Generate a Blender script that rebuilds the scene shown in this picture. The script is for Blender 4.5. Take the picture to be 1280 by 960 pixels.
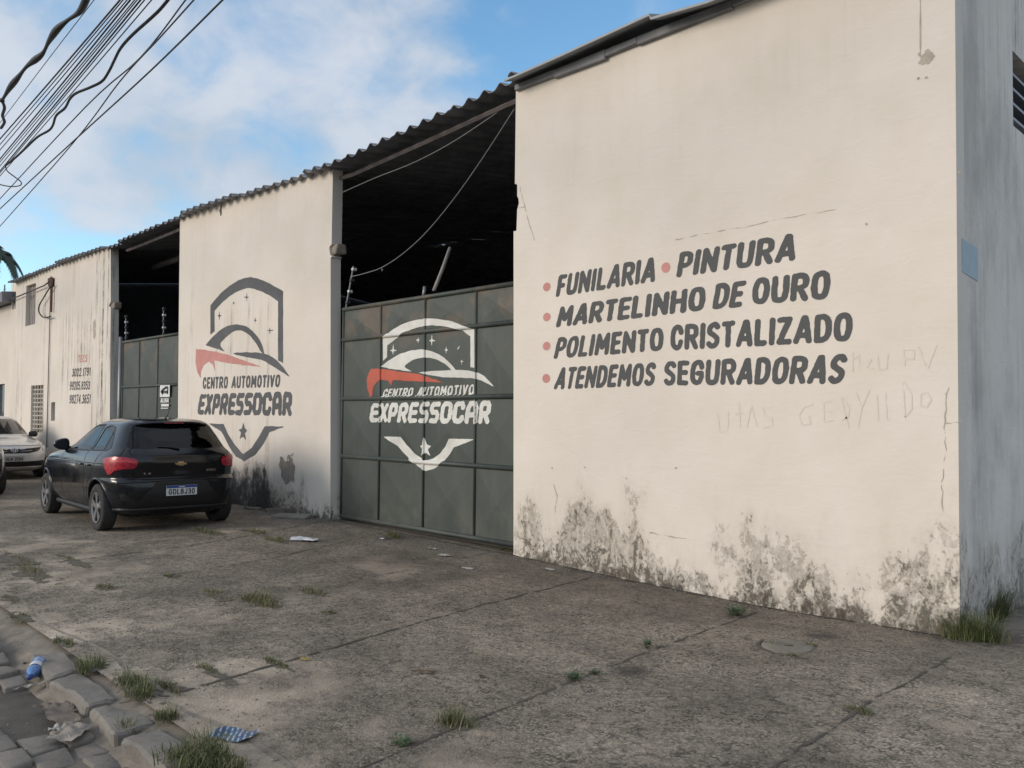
import bpy, bmesh, math, random
import numpy as np
from mathutils import Vector, Matrix
from mathutils import noise as mnoise
from mathutils.geometry import tessellate_polygon

for o in list(bpy.data.objects):
    bpy.data.objects.remove(o)
S = bpy.context.scene
C = S.collection
R = math.radians
rng = random.Random(7)
nrg = np.random.default_rng(5)

# ------------------------------------------------------------------ camera
F_PX = 1040.0                      # focal length in pixels of the 1280 px wide photo
CAM = Vector((0.0, -6.52, 1.55))
PITCH, YAW, ROLL = R(1.70), R(45.6), 0.008
PPY = 488.0                        # row of the optical axis in the photo
cd = bpy.data.cameras.new('camera')
cd.sensor_width = 36.0
cd.lens = 36.0 * F_PX / 1280.0
cd.clip_start, cd.clip_end = 0.05, 6000
cam = bpy.data.objects.new('camera', cd)
C.objects.link(cam)
_f = Vector((-math.sin(YAW) * math.cos(PITCH), math.cos(YAW) * math.cos(PITCH), math.sin(PITCH)))
_r0 = Vector((math.cos(YAW), math.sin(YAW), 0))
_u0 = _r0.cross(_f)
_r = _r0 * math.cos(ROLL) + _u0 * math.sin(ROLL)
_u = _r.cross(_f)
cd.shift_y = (PPY - 480.0) / 1280.0
cam.rotation_euler = Matrix((_r, _u, -_f)).transposed().to_euler()
cam.location = CAM
S.camera = cam

# ------------------------------------------------------------------ light
SUN_EL, SUN_AZ = R(17), R(205)     # azimuth measured from +Y clockwise (towards +X): the sun stands in front of the facade
W = bpy.data.worlds.new('World')
S.world = W
W.use_nodes = True
sd = Vector((math.sin(SUN_AZ) * math.cos(SUN_EL), math.cos(SUN_AZ) * math.cos(SUN_EL), math.sin(SUN_EL)))
sl = bpy.data.lights.new('sun', 'SUN')
sl.energy = 1.15
sl.angle = R(22)
sl.color = (1.0, 0.86, 0.715)
sun = bpy.data.objects.new('sun', sl)
C.objects.link(sun)
sun.rotation_euler = sd.to_track_quat('Z', 'Y').to_euler()
sun.location = (0, -20, 20)
S.view_settings.view_transform = 'Standard'
S.view_settings.look = 'None'
S.view_settings.exposure = 0.80
S.view_settings.gamma = 1.0

# ------------------------------------------------------------------ node helper
class NT:
    def __init__(self, tree):
        self.t = tree
    def n(self, typ, **kw):
        nd = self.t.nodes.new(typ)
        for k, v in kw.items():
            setattr(nd, k, v)
        return nd
    def put(self, sock, v):
        if isinstance(v, bpy.types.NodeSocket):
            self.t.links.new(v, sock)
        else:
            if sock.type == 'RGBA' and not hasattr(v, '__len__'):
                v = (v, v, v, 1)
            elif sock.type == 'RGBA' and len(v) == 3:
                v = (*v, 1)
            sock.default_value = v
    def m(self, op, a, b=None, c=None, clamp=False):
        nd = self.n('ShaderNodeMath', operation=op, use_clamp=clamp)
        self.put(nd.inputs[0], a)
        if b is not None: self.put(nd.inputs[1], b)
        if c is not None: self.put(nd.inputs[2], c)
        return nd.outputs[0]
    def add(self, a, b): return self.m('ADD', a, b)
    def sub(self, a, b): return self.m('SUBTRACT', a, b)
    def mul(self, a, b): return self.m('MULTIPLY', a, b)
    def mx(self, a, b): return self.m('MAXIMUM', a, b)
    def mn(self, a, b): return self.m('MINIMUM', a, b)
    def ss(self, v, a, b):                      # smoothstep
        nd = self.n('ShaderNodeMapRange', interpolation_type='SMOOTHSTEP')
        self.put(nd.inputs[0], v); self.put(nd.inputs[1], a); self.put(nd.inputs[2], b)
        return nd.outputs[0]
    def lin(self, v, a, b, c=0.0, d=1.0):
        nd = self.n('ShaderNodeMapRange')
        self.put(nd.inputs[0], v); self.put(nd.inputs[1], a); self.put(nd.inputs[2], b)
        self.put(nd.inputs[3], c); self.put(nd.inputs[4], d)
        return nd.outputs[0]
    def mix(self, f, a, b, blend='MIX'):
        nd = self.n('ShaderNodeMix', data_type='RGBA', blend_type=blend)
        self.put(nd.inputs[0], f); self.put(nd.inputs[6], a); self.put(nd.inputs[7], b)
        return nd.outputs[2]
    def pos(self):
        return self.n('ShaderNodeNewGeometry').outputs['Position']
    def obj(self):
        return self.n('ShaderNodeTexCoord').outputs['Object']
    def sep(self, v):
        nd = self.n('ShaderNodeSeparateXYZ'); self.put(nd.inputs[0], v)
        return nd.outputs
    def com(self, x, y, z):
        nd = self.n('ShaderNodeCombineXYZ')
        for i, v in enumerate((x, y, z)): self.put(nd.inputs[i], v)
        return nd.outputs[0]
    def sc(self, v, s, off=(0, 0, 0)):
        nd = self.n('ShaderNodeMapping')
        self.put(nd.inputs[0], v)
        nd.inputs[1].default_value = off
        nd.inputs[3].default_value = s
        return nd.outputs[0]
    def noise(self, v, s, d=5, r=0.55, dist=0.0):
        nd = self.n('ShaderNodeTexNoise')
        self.put(nd.inputs['Vector'], v); nd.inputs['Scale'].default_value = s
        nd.inputs['Detail'].default_value = d; nd.inputs['Roughness'].default_value = r
        nd.inputs['Distortion'].default_value = dist
        return nd.outputs['Fac']
    def vor(self, v, s, feature='F1', out='Distance', rand=1.0):
        nd = self.n('ShaderNodeTexVoronoi', feature=feature)
        self.put(nd.inputs['Vector'], v); nd.inputs['Scale'].default_value = s
        nd.inputs['Randomness'].default_value = rand
        return nd.outputs[out]
    def add3(self, a, b):
        nd = self.n('ShaderNodeVectorMath', operation='ADD'); self.put(nd.inputs[0], a); self.put(nd.inputs[1], b)
        return nd.outputs[0]
    def noise3(self, v, s, amp):
        nd = self.n('ShaderNodeTexNoise'); self.put(nd.inputs['Vector'], v); nd.inputs['Scale'].default_value = s
        k = self.n('ShaderNodeVectorMath', operation='SCALE'); self.put(k.inputs[0], nd.outputs['Color']); k.inputs['Scale'].default_value = amp
        return k.outputs[0]
    def bump(self, h, strength=0.5, dist=0.01, nrm=None):
        nd = self.n('ShaderNodeBump')
        nd.inputs['Strength'].default_value = strength
        nd.inputs['Distance'].default_value = dist
        self.put(nd.inputs['Height'], h)
        if nrm is not None: self.put(nd.inputs['Normal'], nrm)
        return nd.outputs[0]

def newmat(name):
    m = bpy.data.materials.new(name)
    m.use_nodes = True
    t = NT(m.node_tree)
    b = m.node_tree.nodes['Principled BSDF']
    return m, t, b

def simple(name, col, rough=0.6, metal=0.0, var=0.12, scale=6.0, coat=0.0, bump=0.0, spec=0.5, dirt=0.0):
    """plain material with a little tone variation, so nothing is one flat value"""
    m, t, b = newmat(name)
    p = t.obj()
    n = t.noise(p, scale, 5, 0.6)
    f = t.lin(n, 0.3, 0.7, 1 - var, 1 + var)
    col2 = t.mix(1.0, col, t.com(f, f, f), 'MULTIPLY')
    if dirt > 0:
        d = t.ss(t.noise(p, scale * 0.7, 7, 0.7), 0.52, 0.72)
        col2 = t.mix(t.mul(d, dirt), col2, (0.17, 0.14, 0.11))
    t.put(b.inputs['Base Color'], col2)
    t.put(b.inputs['Roughness'], t.lin(n, 0.3, 0.7, max(0.02, rough - 0.06), min(1, rough + 0.06)))
    b.inputs['Metallic'].default_value = metal
    b.inputs['Specular IOR Level'].default_value = spec
    b.inputs['Coat Weight'].default_value = coat
    b.inputs['Coat Roughness'].default_value = 0.04
    if bump > 0:
        t.put(b.inputs['Normal'], t.bump(t.noise(p, scale * 4, 5), bump, 0.01))
    return m

# ------------------------------------------------------------------ sky (Nishita with a broken cloud deck)
t = NT(W.node_tree)
W.node_tree.nodes.clear()
sky = t.n('ShaderNodeTexSky', sky_type='NISHITA', sun_disc=False)
sky.sun_elevation, sky.sun_rotation = SUN_EL, SUN_AZ
sky.air_density, sky.dust_density, sky.ozone_density = 1.0, 0.6, 1.6
d = t.n('ShaderNodeTexCoord').outputs['Generated']
dx, dy, dz = t.sep(d)[0:3]
den = t.add(t.mx(dz, 0.0), 0.42)
cx, cy = t.m('DIVIDE', dx, den), t.m('DIVIDE', dy, den)
cv = t.com(cx, cy, 0.0)
n1 = t.noise(t.sc(cv, (1, 1, 1), (3.1, 1.7, 0)), 2.1, 7, 0.52, 0.25)
n2 = t.noise(t.sc(cv, (1, 1, 1), (7.3, 4.2, 0)), 6.5, 6, 0.55, 0.3)
n3 = t.noise(t.sc(cv, (1, 1, 1), (1.3, 9.2, 0)), 2.6, 5, 0.5)
# overcast overhead and behind, with a clear patch above the roof and a pale gap low at the street's far end
def dirdot(v):
    v = Vector(v).normalized()
    return t.add(t.add(t.mul(dx, v.x), t.mul(dy, v.y)), t.mul(dz, v.z))
cov = t.add(t.mul(n1, 0.40), t.mul(n2, 0.60))
cov = t.add(cov, 0.16)
cov = t.sub(cov, t.mul(t.ss(dirdot((-.47, .70, .54)), 0.935, 0.995), 0.30))
cov = t.sub(cov, t.mul(t.mul(t.ss(dirdot((-.93, .33, .22)), 0.955, 0.992), t.sub(1.0, t.ss(dz, .17, .26))), 0.22))
mask = t.ss(cov, 0.42, 0.70)
shade = t.ss(t.add(t.mul(n3, 0.6), t.mul(n2, 0.4)), 0.36, 0.62)
ccol = t.mix(shade, (1.95, 2.25, 2.62), (2.75, 2.88, 3.15))
blue = t.mix(1.0, sky.outputs[0], (0.72, 0.95, 1.02), 'MULTIPLY')
blue = t.mix(t.ss(dz, 0.02, 0.30), t.mix(0.35, blue, (3.4, 4.4, 5.2)), blue)
bg = t.n('ShaderNodeBackground')
t.put(bg.inputs[0], t.mix(t.mul(mask, 0.88), blue, ccol))
bg.inputs[1].default_value = 0.145
wo = t.n('ShaderNodeOutputWorld')
t.t.links.new(bg.outputs[0], wo.inputs[0])

# ------------------------------------------------------------------ measuring helpers
def ray(px, py):
    return (_f * F_PX + _r * (px - 640.0) - _u * (py - PPY)) / F_PX
def at(px, py, Y=0.0):
    """point of the vertical plane y = Y seen at this pixel of the photo"""
    d = ray(px, py)
    return CAM + d * ((Y - CAM.y) / d.y)
def atx(px, py, X):
    d = ray(px, py)
    return CAM + d * ((X - CAM.x) / d.x)
def fx(px, py, Y=0.0):
    p = at(px, py, Y)
    return (p.x, p.z)
GX = [-60, -27, -15.5, -10.3, -6.6, -5.0, -3.9, -3.3, -2.0, 1.0, 60]
GZ = [-0.05, -0.04, 0.0, 0.03, -0.005, -0.045, -0.06, -0.06, -0.025, 0.03, 0.03]
def gz(x, y):
    w = min(max((y + 4.9) / 4.9, 0.0), 1.0)
    base = float(np.interp(x, GX, GZ))
    return base * (0.35 + 0.65 * w) - 0.01 * (1 - w)
def atg(px, py, dz=0.0):
    """point of the ground seen at this pixel"""
    d = ray(px, py)
    z = 0.0
    for _ in range(6):
        p = CAM + d * ((z + dz - CAM.z) / d.z)
        z = gz(p.x, p.y)
    return p

# ------------------------------------------------------------------ object helpers
def wloc(o):
    v = Vector((0, 0, 0))
    while o is not None:
        v += o.location
        o = o.parent
    return v
def obj(name, verts, faces, mat, parent=None, smooth=False, local=False, label=None):
    me = bpy.data.meshes.new(name)
    if parent is not None and not local:
        off = wloc(parent)
        verts = [(v[0] - off.x, v[1] - off.y, v[2] - off.z) for v in verts]
    me.from_pydata([tuple(v) for v in verts], [], [tuple(f) for f in faces])
    me.materials.append(mat)
    if smooth:
        me.polygons.foreach_set('use_smooth', [True] * len(me.polygons))
    me.update()
    o = bpy.data.objects.new(name, me)
    C.objects.link(o)
    if parent is not None: o.parent = parent
    if label: o['label'] = label
    return o
def recentre(o):
    """move a top-level mesh's origin to the base of its shape"""
    co = np.array([v.co[:] for v in o.data.vertices])
    c = Vector(((co[:, 0].min() + co[:, 0].max()) / 2, (co[:, 1].min() + co[:, 1].max()) / 2, co[:, 2].min()))
    o.data.transform(Matrix.Translation(-c))
    o.location = c
    return o
def thing(name, label, cat, loc=(0, 0, 0), rz=0.0, group=None):
    o = bpy.data.objects.new(name, None)
    C.objects.link(o)
    o.empty_display_size = 0.2
    o.location = loc
    o.rotation_euler = (0, 0, rz)
    o['label'] = label; o['category'] = cat
    if group: o['group'] = group
    return o
def tag(o, label, cat, group=None):
    o['label'] = label; o['category'] = cat
    if group: o['group'] = group
    recentre(o)
    return o
def struct(o):
    o['kind'] = 'structure'
    return o

class MB:
    """collects simple solids into one mesh"""
    def __init__(self):
        self.v, self.f = [], []
    def raw(self, v, f):
        k = len(self.v)
        self.v += [tuple(p) for p in v]
        self.f += [tuple(i + k for i in q) for q in f]
        return self
    def box(self, a, b, rot=0.0, bev=0.0, jit=0.0):
        (x0, y0, z0), (x1, y1, z1) = a, b
        if bev <= 0:
            v = [(x0, y0, z0), (x1, y0, z0), (x1, y1, z0), (x0, y1, z0), (x0, y0, z1), (x1, y0, z1), (x1, y1, z1), (x0, y1, z1)]
            f = [(0, 3, 2, 1), (4, 5, 6, 7), (0, 1, 5, 4), (1, 2, 6, 5), (2, 3, 7, 6), (3, 0, 4, 7)]
        else:
            bm = bmesh.new()
            r = bmesh.ops.create_cube(bm, size=1)
            for q in bm.verts:
                q.co = Vector(((x0 + x1) / 2 + q.co.x * (x1 - x0), (y0 + y1) / 2 + q.co.y * (y1 - y0), (z0 + z1) / 2 + q.co.z * (z1 - z0)))
                if jit: q.co += Vector((rng.uniform(-jit, jit), rng.uniform(-jit, jit), rng.uniform(-jit, jit)))
            bmesh.ops.bevel(bm, geom=bm.edges[:], offset=bev, segments=2, affect='EDGES', profile=0.5)
            bm.verts.index_update()
            v = [tuple(q.co) for q in bm.verts]; f = [[q.index for q in fc.verts] for fc in bm.faces]
            bm.free()
        if rot:
            cx, cy = (x0 + x1) / 2, (y0 + y1) / 2
            c, s = math.cos(rot), math.sin(rot)
            v = [(cx + (p[0] - cx) * c - (p[1] - cy) * s, cy + (p[0] - cx) * s + (p[1] - cy) * c, p[2]) for p in v]
        return self.raw(v, f)
    def tube(self, pts, r, seg=8, caps=True):
        pts = [Vector(p) for p in pts]
        rad = r if hasattr(r, '__len__') else [r] * len(pts)
        rings = []
        up = Vector((0, 0, 1))
        d0 = (pts[1] - pts[0]).normalized()
        if abs(d0.z) > 0.9: up = Vector((0, 1, 0))
        for i, p in enumerate(pts):
            d = (pts[min(i + 1, len(pts) - 1)] - pts[max(i - 1, 0)]).normalized()
            a = d.cross(up)
            if a.length < 1e-4: a = d.cross(Vector((1, 0.3, 0)))
            a.normalize(); b = a.cross(d).normalized(); up = b
            rings.append([p + (a * math.cos(2 * math.pi * k / seg) + b * math.sin(2 * math.pi * k / seg)) * rad[i] for k in range(seg)])
        v = [q for ring in rings for q in ring]
        f = []
        for i in range(len(pts) - 1):
            for k in range(seg):
                f.append((i * seg + k, i * seg + (k + 1) % seg, (i + 1) * seg + (k + 1) % seg, (i + 1) * seg + k))
        if caps:
            f.append(tuple(range(seg - 1, -1, -1)))
            f.append(tuple((len(pts) - 1) * seg + k for k in range(seg)))
        return self.raw(v, f)
    def prism(self, outer, y0, y1, holes=()):
        """polygon in x-z, extruded along y, holes kept open"""
        loops = [list(outer)] + [list(h) for h in holes]
        flat = [p for lp in loops for p in lp]
        tris = tessellate_polygon([[Vector((p[0], p[1], 0)) for p in lp] for lp in loops])
        n = len(flat)
        v = [(p[0], y0, p[1]) for p in flat] + [(p[0], y1, p[1]) for p in flat]
        f = []
        for a, b, c in tris:
            f.append((a, b, c)); f.append((c + n, b + n, a + n))
        k = 0
        for lp in loops:
            m = len(lp)
            for i in range(m):
                j = (i + 1) % m
                f.append((k + i, k + j, k + j + n, k + i + n))
            k += m
        return self.raw(v, f)
    def lathe(self, prof, seg=32, axis='y'):
        """profile of (radius, along) turned about an axis through the origin"""
        v = []
        for r_, a in prof:
            for k in range(seg):
                c, s = math.cos(2 * math.pi * k / seg) * r_, math.sin(2 * math.pi * k / seg) * r_
                v.append((c, a, s) if axis == 'y' else (c, s, a))
        f = []
        for i in range(len(prof) - 1):
            for k in range(seg):
                f.append((i * seg + k, i * seg + (k + 1) % seg, (i + 1) * seg + (k + 1) % seg, (i + 1) * seg + k))
        return self.raw(v, f)
    def build(self, name, mat, parent=None, smooth=False, local=False, label=None, fix=True):
        o = obj(name, self.v, self.f, mat, parent, smooth, local, label)
        if fix:
            bm = bmesh.new(); bm.from_mesh(o.data)
            bmesh.ops.recalc_face_normals(bm, faces=bm.faces)
            bm.to_mesh(o.data); bm.free()
        return o

def spline(pts, n=8, closed=False):
    """Catmull-Rom through points of any dimension"""
    P = [np.array(p, float) for p in pts]
    out = []
    m = len(P)
    rngi = range(m if closed else m - 1)
    for i in rngi:
        p0 = P[(i - 1) % m] if closed or i > 0 else P[0]
        p1, p2 = P[i], P[(i + 1) % m]
        p3 = P[(i + 2) % m] if closed or i + 2 < m else P[-1]
        for k in range(n):
            q = k / n
            out.append(0.5 * ((2 * p1) + (-p0 + p2) * q + (2 * p0 - 5 * p1 + 4 * p2 - p3) * q * q + (-p0 + 3 * p1 - 3 * p2 + p3) * q ** 3))
    if not closed: out.append(P[-1])
    return [tuple(float(c) for c in p) for p in out]

# ------------------------------------------------------------------ painted marks: distance fields turned into thin surfaces that follow what they are painted on
def seg_dist(X, Y, a, b):
    ax, ay = a; bx, by = b
    dx, dy = bx - ax, by - ay
    L = dx * dx + dy * dy + 1e-12
    q = np.clip(((X - ax) * dx + (Y - ay) * dy) / L, 0, 1)
    return np.hypot(X - ax - q * dx, Y - ay - q * dy)
def poly_sdf(X, Y, P):
    D = np.full(X.shape, 1e9); ins = np.zeros(X.shape, bool)
    n = len(P)
    for i in range(n):
        a, b = P[i], P[(i + 1) % n]
        D = np.minimum(D, seg_dist(X, Y, a, b))
        cond = (a[1] > Y) != (b[1] > Y)
        xs = a[0] + (Y - a[1]) * (b[0] - a[0]) / ((b[1] - a[1]) if abs(b[1] - a[1]) > 1e-12 else 1e-12)
        ins ^= cond & (X < xs)
    return np.where(ins, -D, D)
def vnoise(X, Y, s, seed=0):
    """smooth value noise in -1..1"""
    g = np.random.default_rng(seed).uniform(-1, 1, (64, 64))
    x, y = X * s, Y * s
    i, j = np.floor(x).astype(int), np.floor(y).astype(int)
    u, v = x - i, y - j
    u, v = u * u * (3 - 2 * u), v * v * (3 - 2 * v)
    G = lambda a, b: g[a % 64, b % 64]
    return (G(i, j) * (1 - u) + G(i + 1, j) * u) * (1 - v) + (G(i, j + 1) * (1 - u) + G(i + 1, j + 1) * u) * v
def fbm(X, Y, s, seed=0, o=4):
    r = 0; a = 1.0
    for k in range(o):
        r = r + a * vnoise(X, Y, s * 2 ** k, seed + k); a *= 0.55
    return r / 1.8
def contour(Fd, xs, ys):
    """filled region Fd < 0 on a grid -> (points, faces)"""
    ny, nx = Fd.shape
    ins = Fd < 0
    pts, faces, cid, eid = [], [], {}, {}
    def corner(j, i):
        k = (j, i)
        if k not in cid:
            cid[k] = len(pts); pts.append((xs[i], ys[j]))
        return cid[k]
    def cross(j0, i0, j1, i1):
        k = (j0, i0, j1, i1) if (j0, i0) < (j1, i1) else (j1, i1, j0, i0)
        if k not in eid:
            a, b = Fd[k[0], k[1]], Fd[k[2], k[3]]
            q = min(max(a / (a - b), 0.02), 0.98)
            eid[k] = len(pts)
            pts.append((xs[k[1]] + (xs[k[3]] - xs[k[1]]) * q, ys[k[0]] + (ys[k[2]] - ys[k[0]]) * q))
        return eid[k]
    cnt = ins[:-1, :-1].astype(int) + ins[1:, :-1] + ins[:-1, 1:] + ins[1:, 1:]
    for j, i in zip(*np.nonzero(cnt)):
        cs = [(j, i), (j, i + 1), (j + 1, i + 1), (j + 1, i)]
        if cnt[j, i] == 4:
            faces.append(tuple(corner(*c) for c in cs)); continue
        pl = []
        for k in range(4):
            a, b = cs[k], cs[(k + 1) % 4]
            if ins[a]: pl.append(corner(*a))
            if ins[a] != ins[b]: pl.append(cross(*a, *b))
        if len(pl) >= 3: faces.append(tuple(pl))
    return pts, faces
def paint(name, sdf, box, step, surf, mat, parent=None, wear=0.0, wseed=0, local=False, label=None, smooth=False):
    """sdf(X, Y) over box -> a thin skin on surf(u, v)"""
    x0, y0, x1, y1 = box
    nx, ny = int((x1 - x0) / step) + 2, int((y1 - y0) / step) + 2
    xs, ys = x0 + np.arange(nx) * step, y0 + np.arange(ny) * step
    X, Y = np.meshgrid(xs, ys)
    Fd = sdf(X, Y)
    if wear: Fd = Fd + wear * fbm(X, Y, 9, wseed, 3)
    p, f = contour(Fd, xs, ys)
    if not f: return None
    return obj(name, [surf(*q) for q in p], f, mat, parent, smooth, local, label)
def bounds(pp, pad):
    a = np.array(pp)
    return (a[:, 0].min() - pad, a[:, 1].min() - pad, a[:, 0].max() + pad, a[:, 1].max() + pad)
def paint_polys(name, polys, step, surf, mat, parent, wear=0.0, wseed=0, local=False, label=None):
    def sdf(X, Y):
        D = None
        for P in polys:
            q = poly_sdf(X, Y, P)
            D = q if D is None else np.minimum(D, q)
        return D
    return paint(name, sdf, bounds([p for P in polys for p in P], step * 2), step, surf, mat, parent, wear, wseed, local, label)
def paint_lines(name, lines, width, step, surf, mat, parent, rough=0.0, seed=0, local=False, label=None):
    if name == 'crack' and len(lines) > 1:
        return [paint_lines(name, [q], width, step, surf, mat, parent, rough, seed + k, local, label) for k, q in enumerate(lines)]
    def sdf(X, Y):
        D = np.full(X.shape, 1e9)
        for L in lines:
            for a, b in zip(L[:-1], L[1:]):
                D = np.minimum(D, seg_dist(X, Y, a, b))
        return D - width * (1 + (rough * 1.6 * fbm(X, Y, 14, seed, 3) if rough else 0))
    return paint(name, sdf, bounds([p for L in lines for p in L], width * 3), step, surf, mat, parent, 0, 0, local, label)

# stroke alphabet: (advance width, strokes); 'l' straight, 'c' smooth curve, in a unit box
def _O(): return ('o', [(0.5, 1), (0.86, 0.9), (1, 0.5), (0.86, 0.1), (0.5, 0), (0.14, 0.1), (0, 0.5), (0.14, 0.9)])
FONT = {
 'A': (.64, [('l', [(0, 0), (.55, 1), (.66, 1), (1, 0)]), ('l', [(.2, .25), (.88, .25)])]),
 'B': (.56, [('l', [(0, 0), (0, 1), (.7, 1), (.95, .88), (.95, .65), (.7, .53), (0, .53)]), ('l', [(.7, .53), (1, .4), (1, .13), (.75, 0), (0, 0)])]),
 'C': (.56, [('c', [(1, .74), (.82, .97), (.45, 1), (.12, .85), (0, .5), (.12, .14), (.45, 0), (.8, .03), (.98, .26)])]),
 'D': (.58, [('l', [(0, 0), (0, 1)]), ('c', [(0, 1), (.5, 1), (.88, .85), (1, .5), (.88, .15), (.5, 0), (0, 0)])]),
 'E': (.5, [('l', [(1, 1), (0, 1), (0, 0), (1, 0)]), ('l', [(0, .52), (.85, .52)])]),
 'F': (.48, [('l', [(1, 1), (0, 1), (0, 0)]), ('l', [(0, .5), (.8, .5)])]),
 'G': (.6, [('c', [(.98, .76), (.8, .97), (.45, 1), (.12, .85), (0, .5), (.12, .14), (.45, 0), (.82, .06), (.98, .3)]), ('l', [(.98, .3), (.98, .46), (.6, .46)])]),
 'H': (.6, [('l', [(0, 0), (0, 1)]), ('l', [(1, 0), (1, 1)]), ('l', [(0, .52), (1, .52)])]),
 'I': (.22, [('l', [(.5, 0), (.5, 1)])]),
 'J': (.5, [('c', [(1, 1), (1, .3), (.8, .03), (.4, 0), (.05, .2)])]),
 'L': (.47, [('l', [(0, 1), (0, 0), (1, 0)])]),
 'M': (.7, [('l', [(0, 0), (.06, 1), (.5, .32), (.94, 1), (1, 0)])]),
 'N': (.6, [('l', [(0, 0), (0, 1), (1, 0), (1, 1)])]),
 'O': (.6, [_O()]),
 'P': (.54, [('l', [(0, 0), (0, 1)]), ('c', [(0, 1), (.6, 1), (.95, .9), (1, .73), (.95, .55), (.6, .44), (0, .44)])]),
 'R': (.58, [('l', [(0, 0), (0, 1)]), ('c', [(0, 1), (.6, 1), (.95, .9), (1, .74), (.95, .58), (.6, .48), (0, .48)]), ('l', [(.5, .46), (1, 0)])]),
 'S': (.54, [('c', [(.98, .88), (.75, 1), (.35, .98), (.06, .84), (.08, .66), (.35, .55), (.68, .45), (.95, .32), (.9, .12), (.6, 0), (.25, .0), (0, .1)])]),
 'T': (.52, [('l', [(0, 1), (1, 1)]), ('l', [(.5, 1), (.5, 0)])]),
 'U': (.58, [('c', [(0, 1), (0, .35), (.12, .06), (.5, 0), (.88, .06), (1, .35), (1, 1)])]),
 'V': (.58, [('l', [(0, 1), (.5, 0), (1, 1)])]),
 'W': (.8, [('l', [(0, 1), (.25, 0), (.5, .7), (.75, 0), (1, 1)])]),
 'X': (.58, [('l', [(0, 0), (1, 1)]), ('l', [(0, 1), (1, 0)])]),
 'Y': (.56, [('l', [(0, 1), (.5, .45), (1, 1)]), ('l', [(.5, .45), (.5, 0)])]),
 'Z': (.54, [('l', [(0, 1), (1, 1), (0, 0), (1, 0)])]),
 '0': (.54, [_O()]),
 '1': (.3, [('l', [(.1, .8), (.8, 1), (.8, 0)])]),
 '2': (.52, [('c', [(0, .75), (.2, .98), (.6, 1), (.95, .8), (.85, .5), (.4, .2), (0, 0)]), ('l', [(0, 0), (1, 0)])]),
 '3': (.52, [('c', [(0, .85), (.4, 1), (.9, .9), (.92, .65), (.4, .53)]), ('c', [(.4, .53), (.95, .42), (.95, .1), (.45, 0), (0, .14)])]),
 '4': (.54, [('l', [(.75, 0), (.75, 1), (0, .3), (1, .3)])]),
 '5': (.52, [('l', [(.95, 1), (.1, 1), (.05, .55)]), ('c', [(.05, .55), (.5, .62), (.95, .48), (.95, .12), (.5, 0), (0, .1)])]),
 '6': (.54, [('c', [(.9, .92), (.5, 1), (.12, .8), (0, .4), (.15, .06), (.5, 0), (.9, .1), (.98, .35), (.8, .55), (.4, .55), (.08, .4)])]),
 '7': (.5, [('l', [(0, 1), (1, 1), (.35, 0)])]),
 '8': (.54, [('o', [(.5, 1), (.92, .88), (.92, .64), (.5, .53), (.08, .64), (.08, .88)]), ('o', [(.5, .53), (1, .38), (1, .12), (.5, 0), (0, .12), (0, .38)])]),
 '9': (.54, [('c', [(.1, .08), (.5, 0), (.88, .2), (1, .6), (.85, .94), (.5, 1), (.1, .9), (.02, .65), (.2, .45), (.6, .45), (.92, .6)])]),
 '.': (.2, [('l', [(.5, 0), (.5, .02)])]), '-': (.36, [('l', [(0, .45), (1, .45)])]), ' ': (.34, []),
}
SQ = dict(FONT)
SQ.update({
 'A': (.66, [('l', [(0, 0), (0, .72), (.22, 1), (.78, 1), (1, .72), (1, 0)]), ('l', [(0, .36), (1, .36)])]),
 'C': (.64, [('l', [(1, .78), (1, .85), (.82, 1), (.2, 1), (0, .84), (0, .16), (.2, 0), (.82, 0), (1, .14), (1, .22)])]),
 'E': (.58, [('l', [(1, 1), (.16, 1), (0, .86), (0, .14), (.16, 0), (1, 0)]), ('l', [(0, .5), (.9, .5)])]),
 'O': (.66, [('o2', [(.2, 1), (.8, 1), (1, .84), (1, .16), (.8, 0), (.2, 0), (0, .16), (0, .84)])]),
 'P': (.6, [('l', [(0, 0), (0, .86), (.14, 1), (.8, 1), (1, .86), (1, .54), (.8, .4), (0, .4)])]),
 'R': (.62, [('l', [(0, 0), (0, .86), (.14, 1), (.8, 1), (1, .86), (1, .56), (.8, .43), (0, .43)]), ('l', [(.55, .43), (1, 0)])]),
 'S': (.6, [('l', [(1, 1), (.18, 1), (0, .87), (0, .64), (.18, .52), (.82, .52), (1, .38), (1, .13), (.82, 0), (0, 0)])]),
})
def word_sdf(word, font, r, gap):
    """strokes of a word in cap-height units; returns (list of polylines, total width)"""
    x, lines = 0.0, []
    for ch in word:
        w, st = font[ch]
        if ch == ' ':
            x += w + gap; continue
        w = max(w, 2 * r + .02)
        X = lambda p: (x + r + p[0] * (w - 2 * r), r + p[1] * (1 - 2 * r))
        for kind, pts in st:
            if kind == 'l': lines.append([X(p) for p in pts])
            elif kind == 'c': lines.append([X(p) for p in spline(pts, 6)])
            elif kind == 'o':
                q = [X(p) for p in spline(pts, 6, True)]; lines.append(q + [q[0]])
            else:
                q = [X(p) for p in pts]; lines.append(q + [q[0]])
        x += w + gap
    return lines, x - gap
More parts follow.
